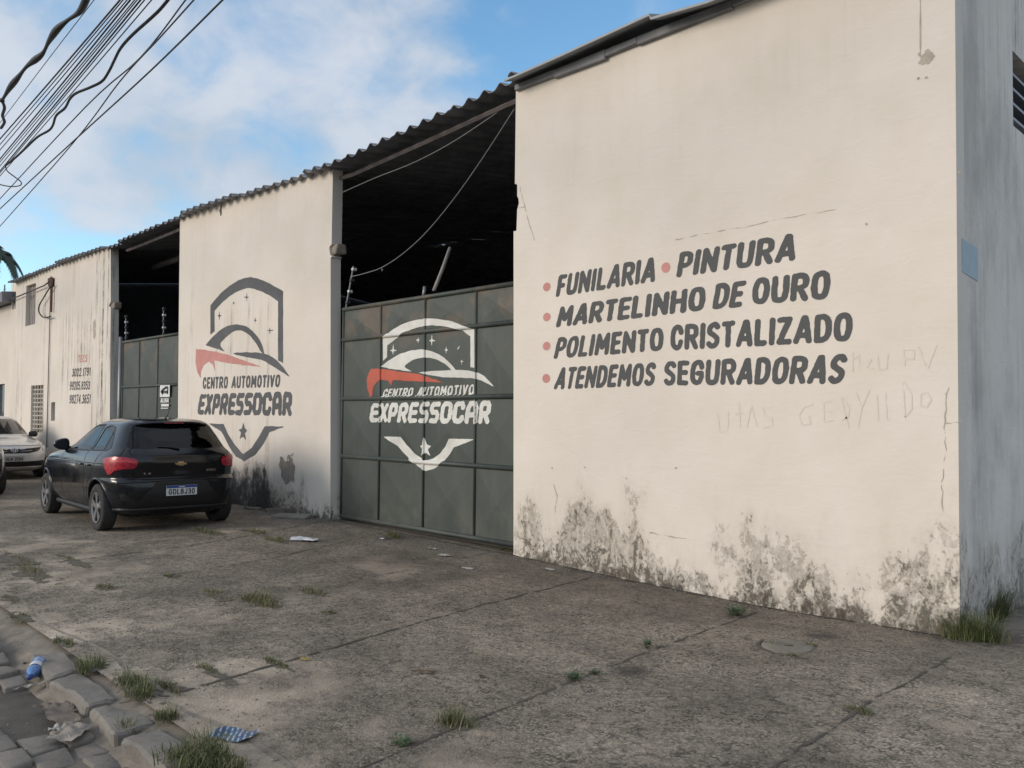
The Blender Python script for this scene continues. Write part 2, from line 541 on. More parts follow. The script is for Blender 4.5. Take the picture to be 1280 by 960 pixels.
def lettering(word, quad, surf, mat, parent, font=FONT, r=.11, gap=.06, step=1 / 30, wear=0.0, seed=0, name='lettering', local=False, label=None):
    """quad = (bottom left, top left, bottom right, top right) on the surface"""
    bl, tl, br, tr = [np.array(q) for q in quad]
    if ' ' in word:
        ws = word.split(' '); tot = word_sdf(word, font, r, gap)[1]; x = 0.0; out = []
        for q in ws:
            w_ = word_sdf(q, font, r, gap)[1]
            a, b = x / tot, (x + w_) / tot
            out.append(lettering(q, (bl + (br - bl) * a, tl + (tr - tl) * a, bl + (br - bl) * b, tl + (tr - tl) * b), surf, mat, parent, font, r, gap, step, wear, seed, name, local, label))
            x += w_ + gap + font[' '][0] + gap
        return out
    lines, Wd = word_sdf(word, font, r, gap)
    nx, ny = int((Wd + .1) / step) + 2, int(1.1 / step) + 2
    xs, ys = -.05 + np.arange(nx) * step, -.05 + np.arange(ny) * step
    D = np.full((ny, nx), 1e3)
    for L in lines:
        a = np.array(L)
        i0 = max(int((a[:, 0].min() - r - .06 + .05) / step), 0); i1 = min(int((a[:, 0].max() + r + .06 + .05) / step) + 2, nx)
        X, Y = np.meshgrid(xs[i0:i1], ys)
        sub = D[:, i0:i1]
        for p, q in zip(L[:-1], L[1:]):
            np.minimum(sub, seg_dist(X, Y, p, q), out=sub)
    D -= r
    if wear:
        X, Y = np.meshgrid(xs, ys)
        D += wear * fbm(X, Y, 7, seed, 3)
    p, f = contour(D, xs, ys)
    def mp(u, v):
        u /= Wd
        q = (bl * (1 - u) + br * u) * (1 - v) + (tl * (1 - u) + tr * u) * v
        return surf(float(q[0]), float(q[1]))
    return obj(name, [mp(*q) for q in p], f, mat, parent, False, local, label)
#PART2
# ------------------------------------------------------------------ surface materials
def wall_mat(name, base=(0.735, 0.670, 0.60), mh=0.55, mamt=1.0, streaks=0.35, boxes=(), seed=0.0, peel=0.6, ztop=5.2, grime=0.0, soot=(), flakes=(), mcol=(0.030, 0.027, 0.021), spots=1.0, facade=True):
    """old limewash on plaster: rising damp and mildew at the foot, flaked paint, rain streaks"""
    m, t, b = newmat(name)
    P = t.pos()
    Q = t.sc(P, (1, 1, 1), (seed, seed * 1.7, 0))
    x, y, z = t.sep(P)[0:3]
    # wide tone drift and roller marks
    n0 = t.noise(Q, 0.55, 4, 0.5)
    n1 = t.noise(t.sc(Q, (1, 1, .75)), 1.9, 6, 0.6)
    f = t.add(t.lin(n0, .3, .7, .93, 1.04), t.lin(n1, .3, .7, -.035, .035))
    col = t.mix(1.0, base, t.com(f, f, t.mul(f, t.lin(n1, .3, .7, .975, 1.02))), 'MULTIPLY')
    # faint repaint rectangles
    rp = t.ss(t.noise(t.sc(Q, (.8, .8, 1.3)), 1.0, 1, .3), .50, .52)
    col = t.mix(t.mul(rp, .10), col, t.mix(1.0, col, (.9, .88, .86), 'MULTIPLY'))
    # rain streaks from the top
    st = t.noise(t.sc(Q, (7, 7, .28)), 1.0, 7, .68)
    st2 = t.noise(t.sc(Q, (19, 19, .5)), 1.0, 4, .6)
    sv = t.add(t.mul(st, .72), t.mul(st2, .28))
    area = t.mul(t.ss(z, ztop - 2.6, ztop + .2), streaks)
    for (x0, x1, z0, z1, amt, soft) in boxes:
        bx = t.mul(t.mul(t.ss(x, x0 - soft, x0 + soft), t.sub(1.0, t.ss(x, x1 - soft, x1 + soft))),
                   t.mul(t.ss(z, z0 - soft * 2, z0 + soft), t.sub(1.0, t.ss(z, z1 - soft, z1 + soft))))
        area = t.mx(area, t.mul(bx, amt))
    skm = t.mul(t.mul(t.ss(sv, .49, .66), t.lin(t.noise(Q, 3.1, 6, .7), .35, .62, .1, 1.0)), area)
    col = t.mix(t.mul(skm, .8), col, (.10, .09, .075))
    if grime:
        g = t.ss(t.noise(t.sc(Q, (1, 1, .5)), 1.3, 8, .68), .40, .68)
        col = t.mix(t.mul(g, grime), col, (.17, .165, .16))
    # mildew and flaked paint near the ground
    hv = t.noise(t.sc(t.com(x, y, 0.0), (1, 1, 1), (seed * 3, 0, 0)), 2.1, 5, .62)
    H = t.lin(hv, .30, .72, mh * .60, mh * 1.35)
    hm = t.sub(1.0, t.m('DIVIDE', t.mx(t.add(z, .06), 0.0), H))
    nm = t.noise(t.sc(Q, (1.25, 1.25, .8)), 6.0, 10, .74, .5)
    nb = t.noise(t.sc(Q, (1.2, 1.2, .7), (4, 4, 2)), 1.9, 4, .58)
    nf = t.noise(Q, 30.0, 7, .75)
    # flaked paint shows grey-brown render in crisp islands
    fbx = 0.0
    for (x0, x1, z0, z1) in flakes:
        q = t.mul(t.mul(t.ss(x, x0 - .15, x0 + .15), t.sub(1.0, t.ss(x, x1 - .1, x1 + .1))), t.mul(t.ss(z, z0 - .15, z0 + .15), t.sub(1.0, t.ss(z, z1 - .3, z1 + .15))))
        fbx = t.mx(fbx, q)
    # where damage is likely: rising damp, broken up sideways
    Rg = t.ss(t.add(t.add(t.mul(hm, .55), t.mul(t.sub(nb, .5), 1.7)), t.mul(fbx, .34)), -.02, .62)
    Rg = t.mul(Rg, t.mx(t.ss(hm, -.30, .12), fbx))
    low = t.sub(1.0, t.ss(z, -.04, .30))
    F1 = t.noise(t.sc(Q, (1.2, 1.2, .85)), 10.0, 11, .78, .7)
    F2 = t.noise(t.sc(Q, (1, 1, .8), (3, 1, 6)), 27.0, 9, .75, .4)
    F3 = t.noise(t.sc(Q, (1, 1, .7), (8, 5, 2)), 7.0, 11, .80, .9)
    # soft damp tint
    col = t.mix(t.mul(t.mul(Rg, t.ss(F3, .34, .60)), .50), col, (.42, .37, .30))
    # crisp flakes of lost paint, grey-brown render underneath
    th1 = t.lin(Rg, 0.0, 1.0, .66, .44)
    fm = t.add(t.mul(F1, .7), t.mul(F2, .3))
    pm = t.ss(t.sub(fm, th1), 0.0, .022)
    plc = t.mix(t.lin(nf, .35, .65), (.17, .15, .125), (.42, .375, .315))
    col = t.mix(t.mul(pm, t.mul(t.lin(F3, .35, .6, .35, 1.0), peel)), col, plc)
    # black mildew speckle, thickening to a ragged dark foot
    th2 = t.lin(t.add(t.mul(Rg, .75), t.mul(low, .25)), 0.0, 1.0, .68, .445)
    mm = t.ss(t.sub(t.add(t.mul(F3, .62), t.mul(F2, .38)), th2), 0.0, .05)
    col = t.mix(t.mul(mm, .74 * mamt), col, t.mix(t.lin(nf, .32, .68), mcol, (.150, .135, .108)))
    for (x0, x1, zt) in soot:
        bx = t.mul(t.ss(x, x0 - .15, x0 + .2), t.sub(1.0, t.ss(x, x1 - .35, x1 + .15)))
        sv2 = t.add(t.add(t.mul(nm, .55), t.mul(nf, .25)), t.add(t.mul(t.sub(1.0, t.m('DIVIDE', z, zt)), .30), t.mul(t.sub(nb, .5), .6)))
        col = t.mix(t.mul(t.mul(t.ss(sv2, .40, .60), bx), .93), col, t.mix(t.lin(nf, .35, .65), (.018, .018, .020), (.06, .055, .055)))
    # soil splash on the lowest hand's breadth
    sp = t.mul(t.sub(1.0, t.ss(z, -.05, .16)), t.ss(nm, .42, .58))
    col = t.mix(t.mul(sp, .75), col, (.05, .042, .033))
    # pock marks
    pk = t.ss(t.vor(Q, 5.2), .035, .022)
    pk = t.mul(pk, t.mul(t.ss(t.noise(Q, 1.9, 2), .52, .60), t.sub(1.0, t.ss(z, 1.0, 2.4))))
    col = t.mix(t.mul(pk, .85 * spots), col, (.08, .07, .06))
    t.put(b.inputs['Base Color'], col)
    t.put(b.inputs['Roughness'], .88)
    b.inputs['Specular IOR Level'].default_value = .25
    trw = t.noise(t.sc(Q, (1.4, 1.4, 3.6)), 2.4, 5, .6, 1.2)
    hgt = t.add(t.add(t.mul(t.noise(Q, 9, 8, .6), .35), t.add(t.mul(t.noise(Q, 1.6, 3), 1.0), t.mul(trw, .55))), t.add(t.mul(pm, -.45), t.mul(nf, .08)))
    t.put(b.inputs['Normal'], t.bump(hgt, .35, .02))
    return m

M = {}
M['wall_r'] = wall_mat('limewash_right', flakes=[(-2.55, -1.9, -.2, .95), (-2.16, -1.9, .9, 1.85), (-6.6, -6.25, .1, .72), (-5.9, -5.2, .1, .75)], mh=.92, streaks=.08, seed=1.3, peel=.8)
M['wall_m'] = wall_mat('limewash_middle', flakes=[(-12.4, -10.9, -.1, .85)], soot=[(-14.6, -11.9, .75)], mh=.62, streaks=.10, seed=6.1, peel=.6,
                       boxes=[(-15.45, -15.05, .6, 4.9, .75, .06), (-14.2, -12.2, 2.1, 3.35, .8, .2), (-14.1, -12.1, .3, 1.5, .55, .25), (-14.2, -12.0, -.2, .62, 1.6, .3)])
M['wall_l'] = wall_mat('limewash_left', mh=.5, streaks=.30, seed=11.7, peel=.5,
                       boxes=[(-20.5, -18.75, .6, 5.4, 1.7, .25), (-22.9, -20.3, 2.3, 3.9, 1.3, .4), (-24.6, -24.3, 1, 5, 1.0, .06), (-27.3, -26.2, .3, 4.6, .9, .2)])
M['wall_s'] = wall_mat('limewash_side', base=(.78, .735, .68), mh=.75, mamt=.8, streaks=.9, seed=17.2, peel=.45, grime=.38, flakes=[(-3, 0, -.2, .7)],
                       boxes=[(-3, 0, -1, 3.0, .40, .2)], mcol=(.05, .055, .045))
M['wall_n'] = wall_mat('limewash_neighbour', mh=.6, streaks=.3, seed=23.4)
M['inside'] = simple('dark_hall_plaster', (.20, .225, .26), .9, var=.3, scale=.7)  # dark blue-grey tone for the hall's back and gable walls
M['floor'] = simple('shade_toned_floor', (.06, .058, .055), .9, var=.3, scale=1.2)  # shade put into the floor colour, so the gap under the gates stays dark
M['beam'] = simple('old_timber_beam', (.075, .066, .062), .85, var=.25, scale=3)
M['batten'] = simple('greyed_batten', (.16, .14, .14), .85, var=.25, scale=3)
M['asbestos'] = simple('weathered_fibre_cement', (.22, .225, .24), .9, var=.3, scale=2.2, dirt=.5)
M['sheet'] = simple('dull_zinc_sheet', (.27, .285, .30), .6, .3, var=.25, scale=2.0, dirt=.3)
M['rust'] = simple('rusty_steel', (.16, .085, .05), .85, var=.35, scale=8)
M['black_plastic'] = simple('black_rubber_sheath', (.018, .018, .02), .55, var=.2)
M['grey_cable'] = simple('grey_cable_sheath', (.05, .052, .06), .6, var=.2)
M['cord'] = simple('frayed_pale_cord', (.26, .26, .26), .8)
M['dark_paint'] = simple('faded_charcoal_wall_paint', (.090, .092, .094), .85, var=.13, scale=2.5)
M['dark_paint2'] = simple('faded_charcoal_emblem_paint', (.105, .108, .115), .85, var=.25, scale=2.5)
M['red_faded'] = simple('faded_red_wall_paint', (.54, .25, .225), .85, var=.15, scale=3)
M['white_gate'] = simple('off_white_gate_paint', (.66, .65, .61), .65, var=.14, scale=4, dirt=.12)
M['red_gate'] = simple('tomato_red_gate_paint', (.50, .10, .06), .65, var=.15, scale=4, dirt=.1)
M['pencil'] = simple('faint_pencil_scrawl', (.690, .630, .562), .9, var=.05)
M['crack'] = simple('crack_shadow_grime', (.44, .39, .335), .95, var=.2, scale=12)
M['crack_dark'] = simple('crack_black_grime', (.10, .085, .07), .95, var=.2, scale=12)
M['plaster'] = simple('bare_cement_plaster', (.28, .24, .20), .95, var=.25, scale=9, bump=.5)
M['plaster_pale'] = simple('damp_greyed_limewash', (.46, .41, .345), .95, var=.22, scale=14, bump=.4)
M['blue_patch'] = simple('pale_blue_paint', (.42, .52, .58), .8, var=.08)
M['glass_dark'] = simple('dark_window_glass', (.02, .03, .04), .08, var=.1)
M['shutter'] = simple('grey_weathered_shutter', (.30, .27, .25), .8, var=.2, scale=7)
M['white_iron'] = simple('white_painted_iron', (.62, .56, .48), .6, var=.2, scale=9, dirt=.3)
M['steel'] = simple('galvanised_steel', (.26, .27, .28), .5, .6, var=.15)
M['white_plastic'] = simple('white_plastic', (.72, .72, .70), .5)
M['ink'] = simple('black_print', (.02, .02, .022), .6)

def gate_mat():
    m, t, b = newmat('dark_green_gate_paint')
    P = t.pos()
    x, y, z = t.sep(P)[0:3]
    n = t.noise(P, 1.1, 5, .6)
    col = t.mix(t.lin(n, .3, .7), (.036, .047, .042), (.060, .073, .064))
    g = t.noise(t.sc(P, (5, 5, .8)), 1, 6, .65)
    col = t.mix(t.mul(t.ss(g, .48, .7), .35), col, (.10, .105, .092))
    rz = t.ss(z, 1.9, 2.9)
    r = t.ss(t.add(t.noise(P, 2.6, 8, .7), t.mul(rz, .13)), .57, .74)
    col = t.mix(t.mul(r, t.mul(rz, .55)), col, t.mix(t.noise(P, 12, 4), (.13, .085, .055), (.17, .125, .085)))
    dz_ = t.mul(t.sub(1.0, t.ss(z, .05, .8)), t.ss(t.noise(P, 3, 6, .65), .4, .65))
    col = t.mix(t.mul(dz_, .4), col, (.13, .125, .11))
    t.put(b.inputs['Base Color'], col)
    t.put(b.inputs['Roughness'], t.lin(n, .3, .7, .5, .65))
    t.put(b.inputs['Normal'], t.bump(t.noise(P, 2.2, 3), .25, .02))
    return m
M['gate'] = gate_mat()

def pavement_mat():
    """exposed-aggregate concrete, worn smooth and sandy in places"""
    m, t, b = newmat('worn_aggregate_concrete')
    P = t.pos()
    x, y, z = t.sep(P)[0:3]
    big = t.noise(P, .34, 5, .6, .4)
    mid = t.noise(P, 1.7, 7, .68, .3)
    fine = t.noise(P, 11, 6, .7)
    vd = t.vor(t.add3(P, t.noise3(P, 22, .018)), 52, 'F1', 'Distance')
    vc = t.sep(t.vor(t.add3(P, t.noise3(P, 22, .018)), 52, 'F1', 'Color'))[0]
    vd2 = t.vor(t.sc(P, (1, 1, 1), (3, 5, 0)), 88, 'F1', 'Distance')
    vc2 = t.sep(t.vor(t.sc(P, (1, 1, 1), (3, 5, 0)), 88, 'F1', 'Color'))[0]
    mat = t.mix(t.lin(mid, .3, .7), (.185, .160, .128), (.33, .292, .240))
    st = t.mix(vc, (.068, .062, .055), (.52, .47, .395))
    st2 = t.mix(vc2, (.075, .067, .058), (.40, .36, .305))
    peb = t.mul(t.ss(vd, .52, .34), t.ss(vc, .12, .22))
    peb2 = t.ss(vd2, .55, .36)
    g1 = t.noise(t.sc(P, (1, 1, 1), (5, 9, 0)), 24, 8, .78, .5)
    g2 = t.noise(t.sc(P, (1, 1, 1), (1, 4, 0)), 62, 5, .75)
    gz_ = t.mix(t.ss(g1, .36, .64), (.075, .066, .058), (.37, .325, .265))
    mat = t.mix(.75, mat, gz_)
    rough = t.mix(t.mul(peb2, .42), mat, st2)
    rough = t.mix(t.mul(t.mul(peb, t.ss(mid, .40, .62)), .55), rough, st)
    rough = t.mix(t.mul(t.ss(g2, .57, .68), .75), rough, (.040, .036, .033))
    rough = t.mix(t.mul(t.ss(t.sub(1.0, g2), .58, .68), .5), rough, (.50, .45, .38))
    crev = t.mul(t.ss(vd, .50, .64), t.ss(fine, .42, .6))
    rough = t.mix(t.mul(crev, .75), rough, (.042, .038, .034))
    sand = t.mix(t.lin(fine, .3, .7), (.31, .265, .215), (.45, .39, .32))
    # worn, sandy areas: towards the kerb and in scattered patches
    near = t.ss(y, -2.6, -5.0)
    sm = t.ss(t.add(t.add(t.mul(big, .6), t.mul(mid, .4)), t.mul(near, .10)), .53, .62)
    col = t.mix(t.mul(sm, .8), rough, sand)
    # dark damp and dirt stains
    dk = t.ss(t.noise(t.sc(P, (1, 1, 1), (9, 3, 0)), .8, 8, .68), .48, .72)
    col = t.mix(t.mul(dk, .45), col, (.075, .068, .062))
    tone = t.lin(t.noise(t.sc(P, (1, 1, 1), (2, 8, 0)), .22, 3, .5), .35, .65, .80, 1.18)
    col = t.mix(1.0, col, t.com(tone, tone, tone), 'MULTIPLY')
    tone2 = t.lin(t.noise(t.sc(P, (1, 1.3, 1), (6, 1, 0)), 1.15, 6, .66, .4), .36, .64, .70, 1.22)
    col = t.mix(1.0, col, t.com(tone2, t.mul(tone2, .985), t.mul(tone2, .955)), 'MULTIPLY')
    col = t.mix(1.0, col, (1.17, 1.145, 1.125), 'MULTIPLY')
    # oil drips and a few long tyre scuffs
    od = t.vor(t.sc(P, (1, 1, 1), (.4, .7, 0)), .75)
    oil = t.mul(t.ss(t.add(od, t.mul(t.sub(fine, .5), .30)), .13, .03), .7)
    col = t.mix(oil, col, (.035, .032, .030))
    sc_ = t.mul(t.ss(t.noise(t.sc(P, (.35, 5.5, 1), (1, 3, 0)), 1.0, 5, .6), .60, .74), t.ss(mid, .4, .6))
    col = t.mix(t.mul(sc_, .38), col, (.06, .056, .052))
    wb = t.mul(t.ss(y, -1.7, -.1), t.lin(mid, .35, .6, .35, 1.0))  # browner and darker towards the wall, broken up by noise
    col = t.mix(t.mul(wb, .45), col, (.095, .083, .070))
    t.put(b.inputs['Base Color'], col)
    t.put(b.inputs['Roughness'], .9)
    b.inputs['Specular IOR Level'].default_value = .3
    h = t.add(t.mul(t.mx(peb, t.mul(peb2, .6)), t.sub(1.0, t.mul(sm, .75))), t.add(t.mul(fine, .35), t.mul(mid, 1.2)))
    t.put(b.inputs['Normal'], t.bump(h, .75, .014))
    return m
M['pave'] = pavement_mat()

def stone_mat(name, c1, c2, s=3.0):
    m, t, b = newmat(name)
    P = t.pos()
    n = t.noise(P, s, 7, .68); f = t.noise(P, 34, 5, .7)
    col = t.mix(t.lin(n, .3, .7), c1, c2)
    col = t.mix(t.mul(t.ss(f, .52, .7), .45), col, (.05, .046, .042))
    col = t.mix(t.mul(t.ss(t.noise(P, s * .5, 6, .65), .5, .66), .45), col, (.20, .168, .135))
    t.put(b.inputs['Base Color'], col); b.inputs['Roughness'].default_value = .9
    t.put(b.inputs['Normal'], t.bump(t.add(t.mul(n, 1.0), t.mul(f, .4)), .7, .012))
    return m
M['kerb'] = stone_mat('granite_kerb', (.15, .135, .118), (.27, .245, .215))
M['cobble'] = stone_mat('worn_granite_cobble', (.135, .12, .105), (.27, .24, .205), 2.2)
M['mud'] = stone_mat('dark_gutter_mud', (.075, .066, .056), (.15, .128, .105), 2.5)
M['earth'] = stone_mat('dry_earth', (.13, .11, .09), (.19, .16, .13), .6)
M['joint'] = simple('soil_in_joint', (.085, .073, .058), .95, var=.3, scale=9)
M['tuft_soil'] = simple('dark_soil', (.125, .108, .082), .95, var=.4, scale=18, bump=.6)
M['soil'] = simple('sandy_soil', (.21, .18, .145), .95, var=.3, scale=9, bump=.4)
def leaf_mat(name, c1, c2):
    m, t, b = newmat(name)
    n = t.noise(t.pos(), 22, 3)
    t.put(b.inputs['Base Color'], t.mix(t.lin(n, .3, .7), c1, c2))
    b.inputs['Roughness'].default_value = .65
    b.inputs['Subsurface Weight'].default_value = 0.0
    return m
M['grass'] = leaf_mat('green_grass_blade', (.060, .085, .025), (.125, .145, .05))
M['grass_dry'] = leaf_mat('straw_grass_blade', (.17, .15, .075), (.26, .22, .12))
M['weed'] = leaf_mat('weed_leaf', (.045, .085, .035), (.085, .13, .06))
M['palm'] = leaf_mat('palm_leaflet', (.030, .050, .035), (.055, .080, .050))
M['trunk'] = simple('palm_trunk_bark', (.22, .20, .17), .9, var=.2, scale=3)

# ------------------------------------------------------------------ ground, pavement, kerb, road
KY = -4.90
XR0 = at(1200, 790).x
g = MB().raw([(-1500, -1500, -.34), (1500, -1500, -.34), (1500, 1500, -.34), (-1500, 1500, -.34)], [(0, 1, 2, 3)])
struct(g.build('ground', M['earth'], fix=False))
xs = [-70, -50, -40, -34, -30] + [-28 + .5 * i for i in range(64)] + [5, 7, 10, 16, 24, 40]
ys = [KY + .16, -4.5, -4.1, -3.7, -3.2, -2.7, -2.2, -1.7, -1.2, -.8, -.4, -.1, .5, 2, 6, 12, 20, 34]
v = [(x, y, gz(x, y)) for y in ys for x in xs]
n = len(xs)
f = [(j * n + i, j * n + i + 1, (j + 1) * n + i + 1, (j + 1) * n + i) for j in range(len(ys) - 1) for i in range(n - 1)]
struct(obj('pavement', v, f, M['pave'], smooth=True))
ROAD_Z = -.125
g = MB().raw([(-70, -13, ROAD_Z - .024), (40, -13, ROAD_Z - .024), (40, KY + .2, ROAD_Z - .024), (-70, KY + .2, ROAD_Z - .024)], [(0, 1, 2, 3)])
struct(g.build('road_bed', M['mud'], fix=False))
# cobblestones: one worn, uneven road surface
cb = MB()
y = KY - .10
row = 0
while y > -12.6:
    h = rng.uniform(.13, .18)
    x = -26 + rng.uniform(0, .2) if y > -8.5 else -12
    xe = 4.5
    while x < xe:
        w = rng.uniform(.17, .29)
        # stones missing or sunk in the muddy gutter by the kerb
        mud = math.hypot((x + 5.45) / .50, (y + 5.11) / .25)
        dz = .085 * min(max((-6.15 - x) / .5, 0), 1) * min(max((y + 7.2) / 1.2, 0), 1)
        if mud < 1: dz -= .05 * (1 - mud) + .02
        if not (mud < .85 and rng.random() < .85):
            zt = ROAD_Z + rng.uniform(-.016, .016) + dz + .01 * math.sin(x * 1.7) * math.sin(y * 2.1)
            cb.box((x + .008, y - h + .008, zt - .10), (x + w - .008, y - .008, zt), rng.uniform(-.09, .09), .011, .014)
        x += w
    y -= h
    row += 1
struct(cb.build('cobblestone_road', M['cobble'], smooth=True, fix=False))
g = MB().raw([(-70, -80, -.08), (40, -80, -.08), (40, -13, -.08), (-70, -13, -.08)], [(0, 1, 2, 3)])
struct(g.build('far_pavement', M['pave'], fix=False))

# kerb: separate old granite blocks, tilted, with gaps
kb = MB()
def kerb_block(x0, x1, dy=0.0, dz=0.0, w=.17, rot=0.0):
    z = gz((x0 + x1) / 2, KY) - .012 + dz
    bm = bmesh.new(); bmesh.ops.create_cube(bm, size=1)
    for q in bm.verts: q.co = Vector(((x0 + x1) / 2 + q.co.x * (x1 - x0), KY + w * .25 + dy + q.co.y * w, (z - .42) / 2 + q.co.z * (z + .42)))
    bmesh.ops.bevel(bm, geom=bm.edges[:], offset=.014, segments=1, affect='EDGES', profile=.5)
    bmesh.ops.subdivide_edges(bm, edges=[e for e in bm.edges if e.calc_length() > .09], cuts=4, use_grid_fill=True)
    bmesh.ops.triangulate(bm, faces=[fc for fc in bm.faces if len(fc.verts) > 4])
    for q in bm.verts:
        c_ = q.co * 7
        q.co += mnoise.noise_vector(c_) * .018 + mnoise.noise_vector(q.co * 22) * .009
        if q.co.z > z - .05: q.co.z -= .02 * max(0, mnoise.noise(Vector((q.co.x * 2.4, q.co.y * 5, 3))))
    bmesh.ops.rotate(bm, verts=bm.verts, cent=((x0 + x1) / 2, KY, 0), matrix=Matrix.Rotation(rot, 3, 'Z'))
    bm.verts.index_update()
    kb.raw([tuple(q.co) for q in bm.verts], [[q.index for q in fc.verts] for fc in bm.faces]); bm.free()
pk = [atg(px, py).x for px, py in ((56, 813), (83, 838), (130, 872), (170, 905), (203, 955))]
kerb_block(pk[0], pk[1] + .02, -.01, .0, .19, -.05)
kerb_block(pk[1] + .05, pk[2], -.03, -.005, .18, .03)
kerb_block(pk[2] + .03, pk[3] - .02, -.02, -.02, .2, -.04)
kerb_block(pk[3] + .08, pk[4] + .35, -.03, .0, .2, .02)
x = pk[4] + .38
while x < 6:
    L = rng.uniform(.55, .95); kerb_block(x, x + L, rng.uniform(-.02, .02), rng.uniform(-.02, .01), .18, rng.uniform(-.03, .03)); x += L + .02
x = pk[0] - .42
kk = 0
while x > -26:
    L = rng.uniform(.6, 1.0); kerb_block(x - L, x, rng.uniform(-.02, .02), rng.uniform(-.045, -.02) - max(0, .045 - .015 * kk), .2, rng.uniform(-.04, .04)); x -= L + .03; kk += 1
kbo = struct(kb.build('kerb', M['kerb'], smooth=True))
kbo.data.set_sharp_from_angle(angle=R(28))
# soil strip behind the kerb closes the seam between blocks and pavement
v, f = [], []
for i, x in enumerate(np.linspace(-30, 8, 150)):
    z = gz(x, KY) - .012
    v += [(x, KY - .16, ROAD_Z - .04), (x, KY + .02 + .03 * math.sin(x * 7), z - .045), (x, KY + .30 + .05 * math.sin(x * 3), z + .016)]
    if i:
        for q in (0, 1): f.append((3 * i - 3 + q, 3 * i + q, 3 * i + 1 + q, 3 * i - 2 + q))
o = paint_lines('pavement_joint', [[(x_, -.012 + .012 * math.sin(x_ * 9)) for x_ in np.arange(-27, XR0, .12)]], .013, .012, lambda u, v_: (u, v_, gz(u, v_) + .005), M['joint'], None, 1.3, 77)
struct(o)
struct(obj('kerb_soil', v, f, M['soil']))

# expansion joints: ragged dark lines worn into the slabs
gsurf = lambda u, v_: (u, v_, gz(u, v_) + .004)
joints = [([(735, 723), (620, 752), (500, 785), (390, 818), (280, 850), (215, 868)], .014), ([(606, 692), (500, 714), (415, 733)], .008), ([(640, 684), (606, 692)], .006),
          ([(1188, 822), (1100, 871), (1000, 935), (930, 990)], .011), ([(945, 766), (850, 800), (690, 862), (560, 915), (440, 965)], .011),
          ([(400, 652), (340, 665), (240, 682), (73, 703)], .010), ([(520, 655), (470, 668), (340, 698), (205, 720)], .009),
          ([(1280, 880), (1210, 845), (1150, 822)], .004), ([(560, 880), (620, 885), (690, 893)], .004), ([(200, 870), (150, 880)], .012)]
for i, (pp, wd) in enumerate(joints):
    L = [tuple(atg(*p)[0:2]) for p in pp]
    L2 = []
    wd *= .72
    for a, b in zip(L[:-1], L[1:]):
        k = max(2, int(math.hypot(b[0] - a[0], b[1] - a[1]) / .12))
        for q in range(k):
            s = q / k
            L2.append((a[0] + (b[0] - a[0]) * s + rng.uniform(-.012, .012), a[1] + (b[1] - a[1]) * s + rng.uniform(-.012, .012)))
    L2.append(L[-1])
    o = paint_lines('pavement_joint', [L2], wd, .012, gsurf, M['joint'], None, 1.0, i)
    if o: struct(o)
# sandy worn patches and a mud puddle bed, irregular outlines of their own
def blob(name, px, py, rx, ry, mat, seed, z=.004, parent=None, rough=.45, rot=0.0, zfix=None, freq=2.2):
    c = atg(px, py)
    if zfix is not None:
        d = ray(px, py); c = CAM + d * ((zfix - CAM.z) / d.z)
    ca, sa = math.cos(rot), math.sin(rot)
    def sdf(X, Y):
        x, y = X - c.x, Y - c.y
        u, w = (x * ca + y * sa) / rx, (-x * sa + y * ca) / ry
        return (np.hypot(u, w) - 1 + rough * fbm(X, Y, freq / max(rx, ry), seed, 5)) * min(rx, ry)
    sf = (lambda u, w: (u, w, gz(u, w) + z)) if zfix is None else (lambda u, w: (u, w, zfix + z))
    return paint(name, sdf, (c.x - rx * 1.6 - ry, c.y - ry * 1.6 - rx, c.x + rx * 1.6 + ry, c.y + ry * 1.6 + rx), .02, sf, mat, parent)

# ------------------------------------------------------------------ warehouse
WH = thing('warehouse', 'long whitewashed garage building with painted lettering, two tall gateways and a corrugated roof', 'building', (-14.5, 9, 0))
TH = .17
XR = atx(1200, 790, at(1200, 790).x).x
def poly(pp): return [fx(*p) for p in pp]
# right wall, its left edge chipped where a lintel broke out
rw = poly([(642, 700), (642, 289), (645.6, 288.5), (646.5, 262), (648.6, 254), (648, 248), (646.5, 245), (646.5, 230.5), (643.6, 230), (645, 105.5)])
rw = [(rw[0][0], -.25)] + rw[1:-1] + [(rw[-1][0], 5.24), (XR, 5.24), (XR, -.25)]
wall_r = MB().prism(rw, 0, TH).build('facade_wall', M['wall_r'], WH, label='wide white wall with four painted lines of services')
mw = poly([(413, 660), (413.3, 322), (415, 321), (412.5, 318), (411.5, 309), (414.5, 305), (416.2, 205), (330, 234), (225, 273), (223.5, 400), (221, 640)])
mw[0] = (mw[0][0], -.2); mw[-1] = (mw[-1][0], -.2)
wall_m = MB().prism(mw, 0, TH).build('facade_wall', M['wall_m'], WH, label='white wall with a large painted car shield emblem')
lw = poly([(137.5, 560), (138.5, 385), (136, 382), (138.5, 377), (138.3, 307), (70, 333), (14, 355), (12.5, 560)])
lw[0] = (lw[0][0], -.2); lw[-1] = (lw[-1][0], -.2)
holes = [poly([(31.5, 408), (33, 357.5), (45, 353.5), (44, 405)]), poly([(38, 540), (39, 482), (54.5, 481), (54, 542)]),
         poly([(63.5, 526), (64, 503), (69, 502.5), (68.5, 526)]), poly([(14.8, 387), (15.2, 366), (20, 364), (19.6, 386)])]
wall_l = MB().prism(lw, 0, TH, holes).build('facade_wall', M['wall_l'], WH, label='streaked white wall with small windows and painted phone numbers')
XL = lw[-1][0]
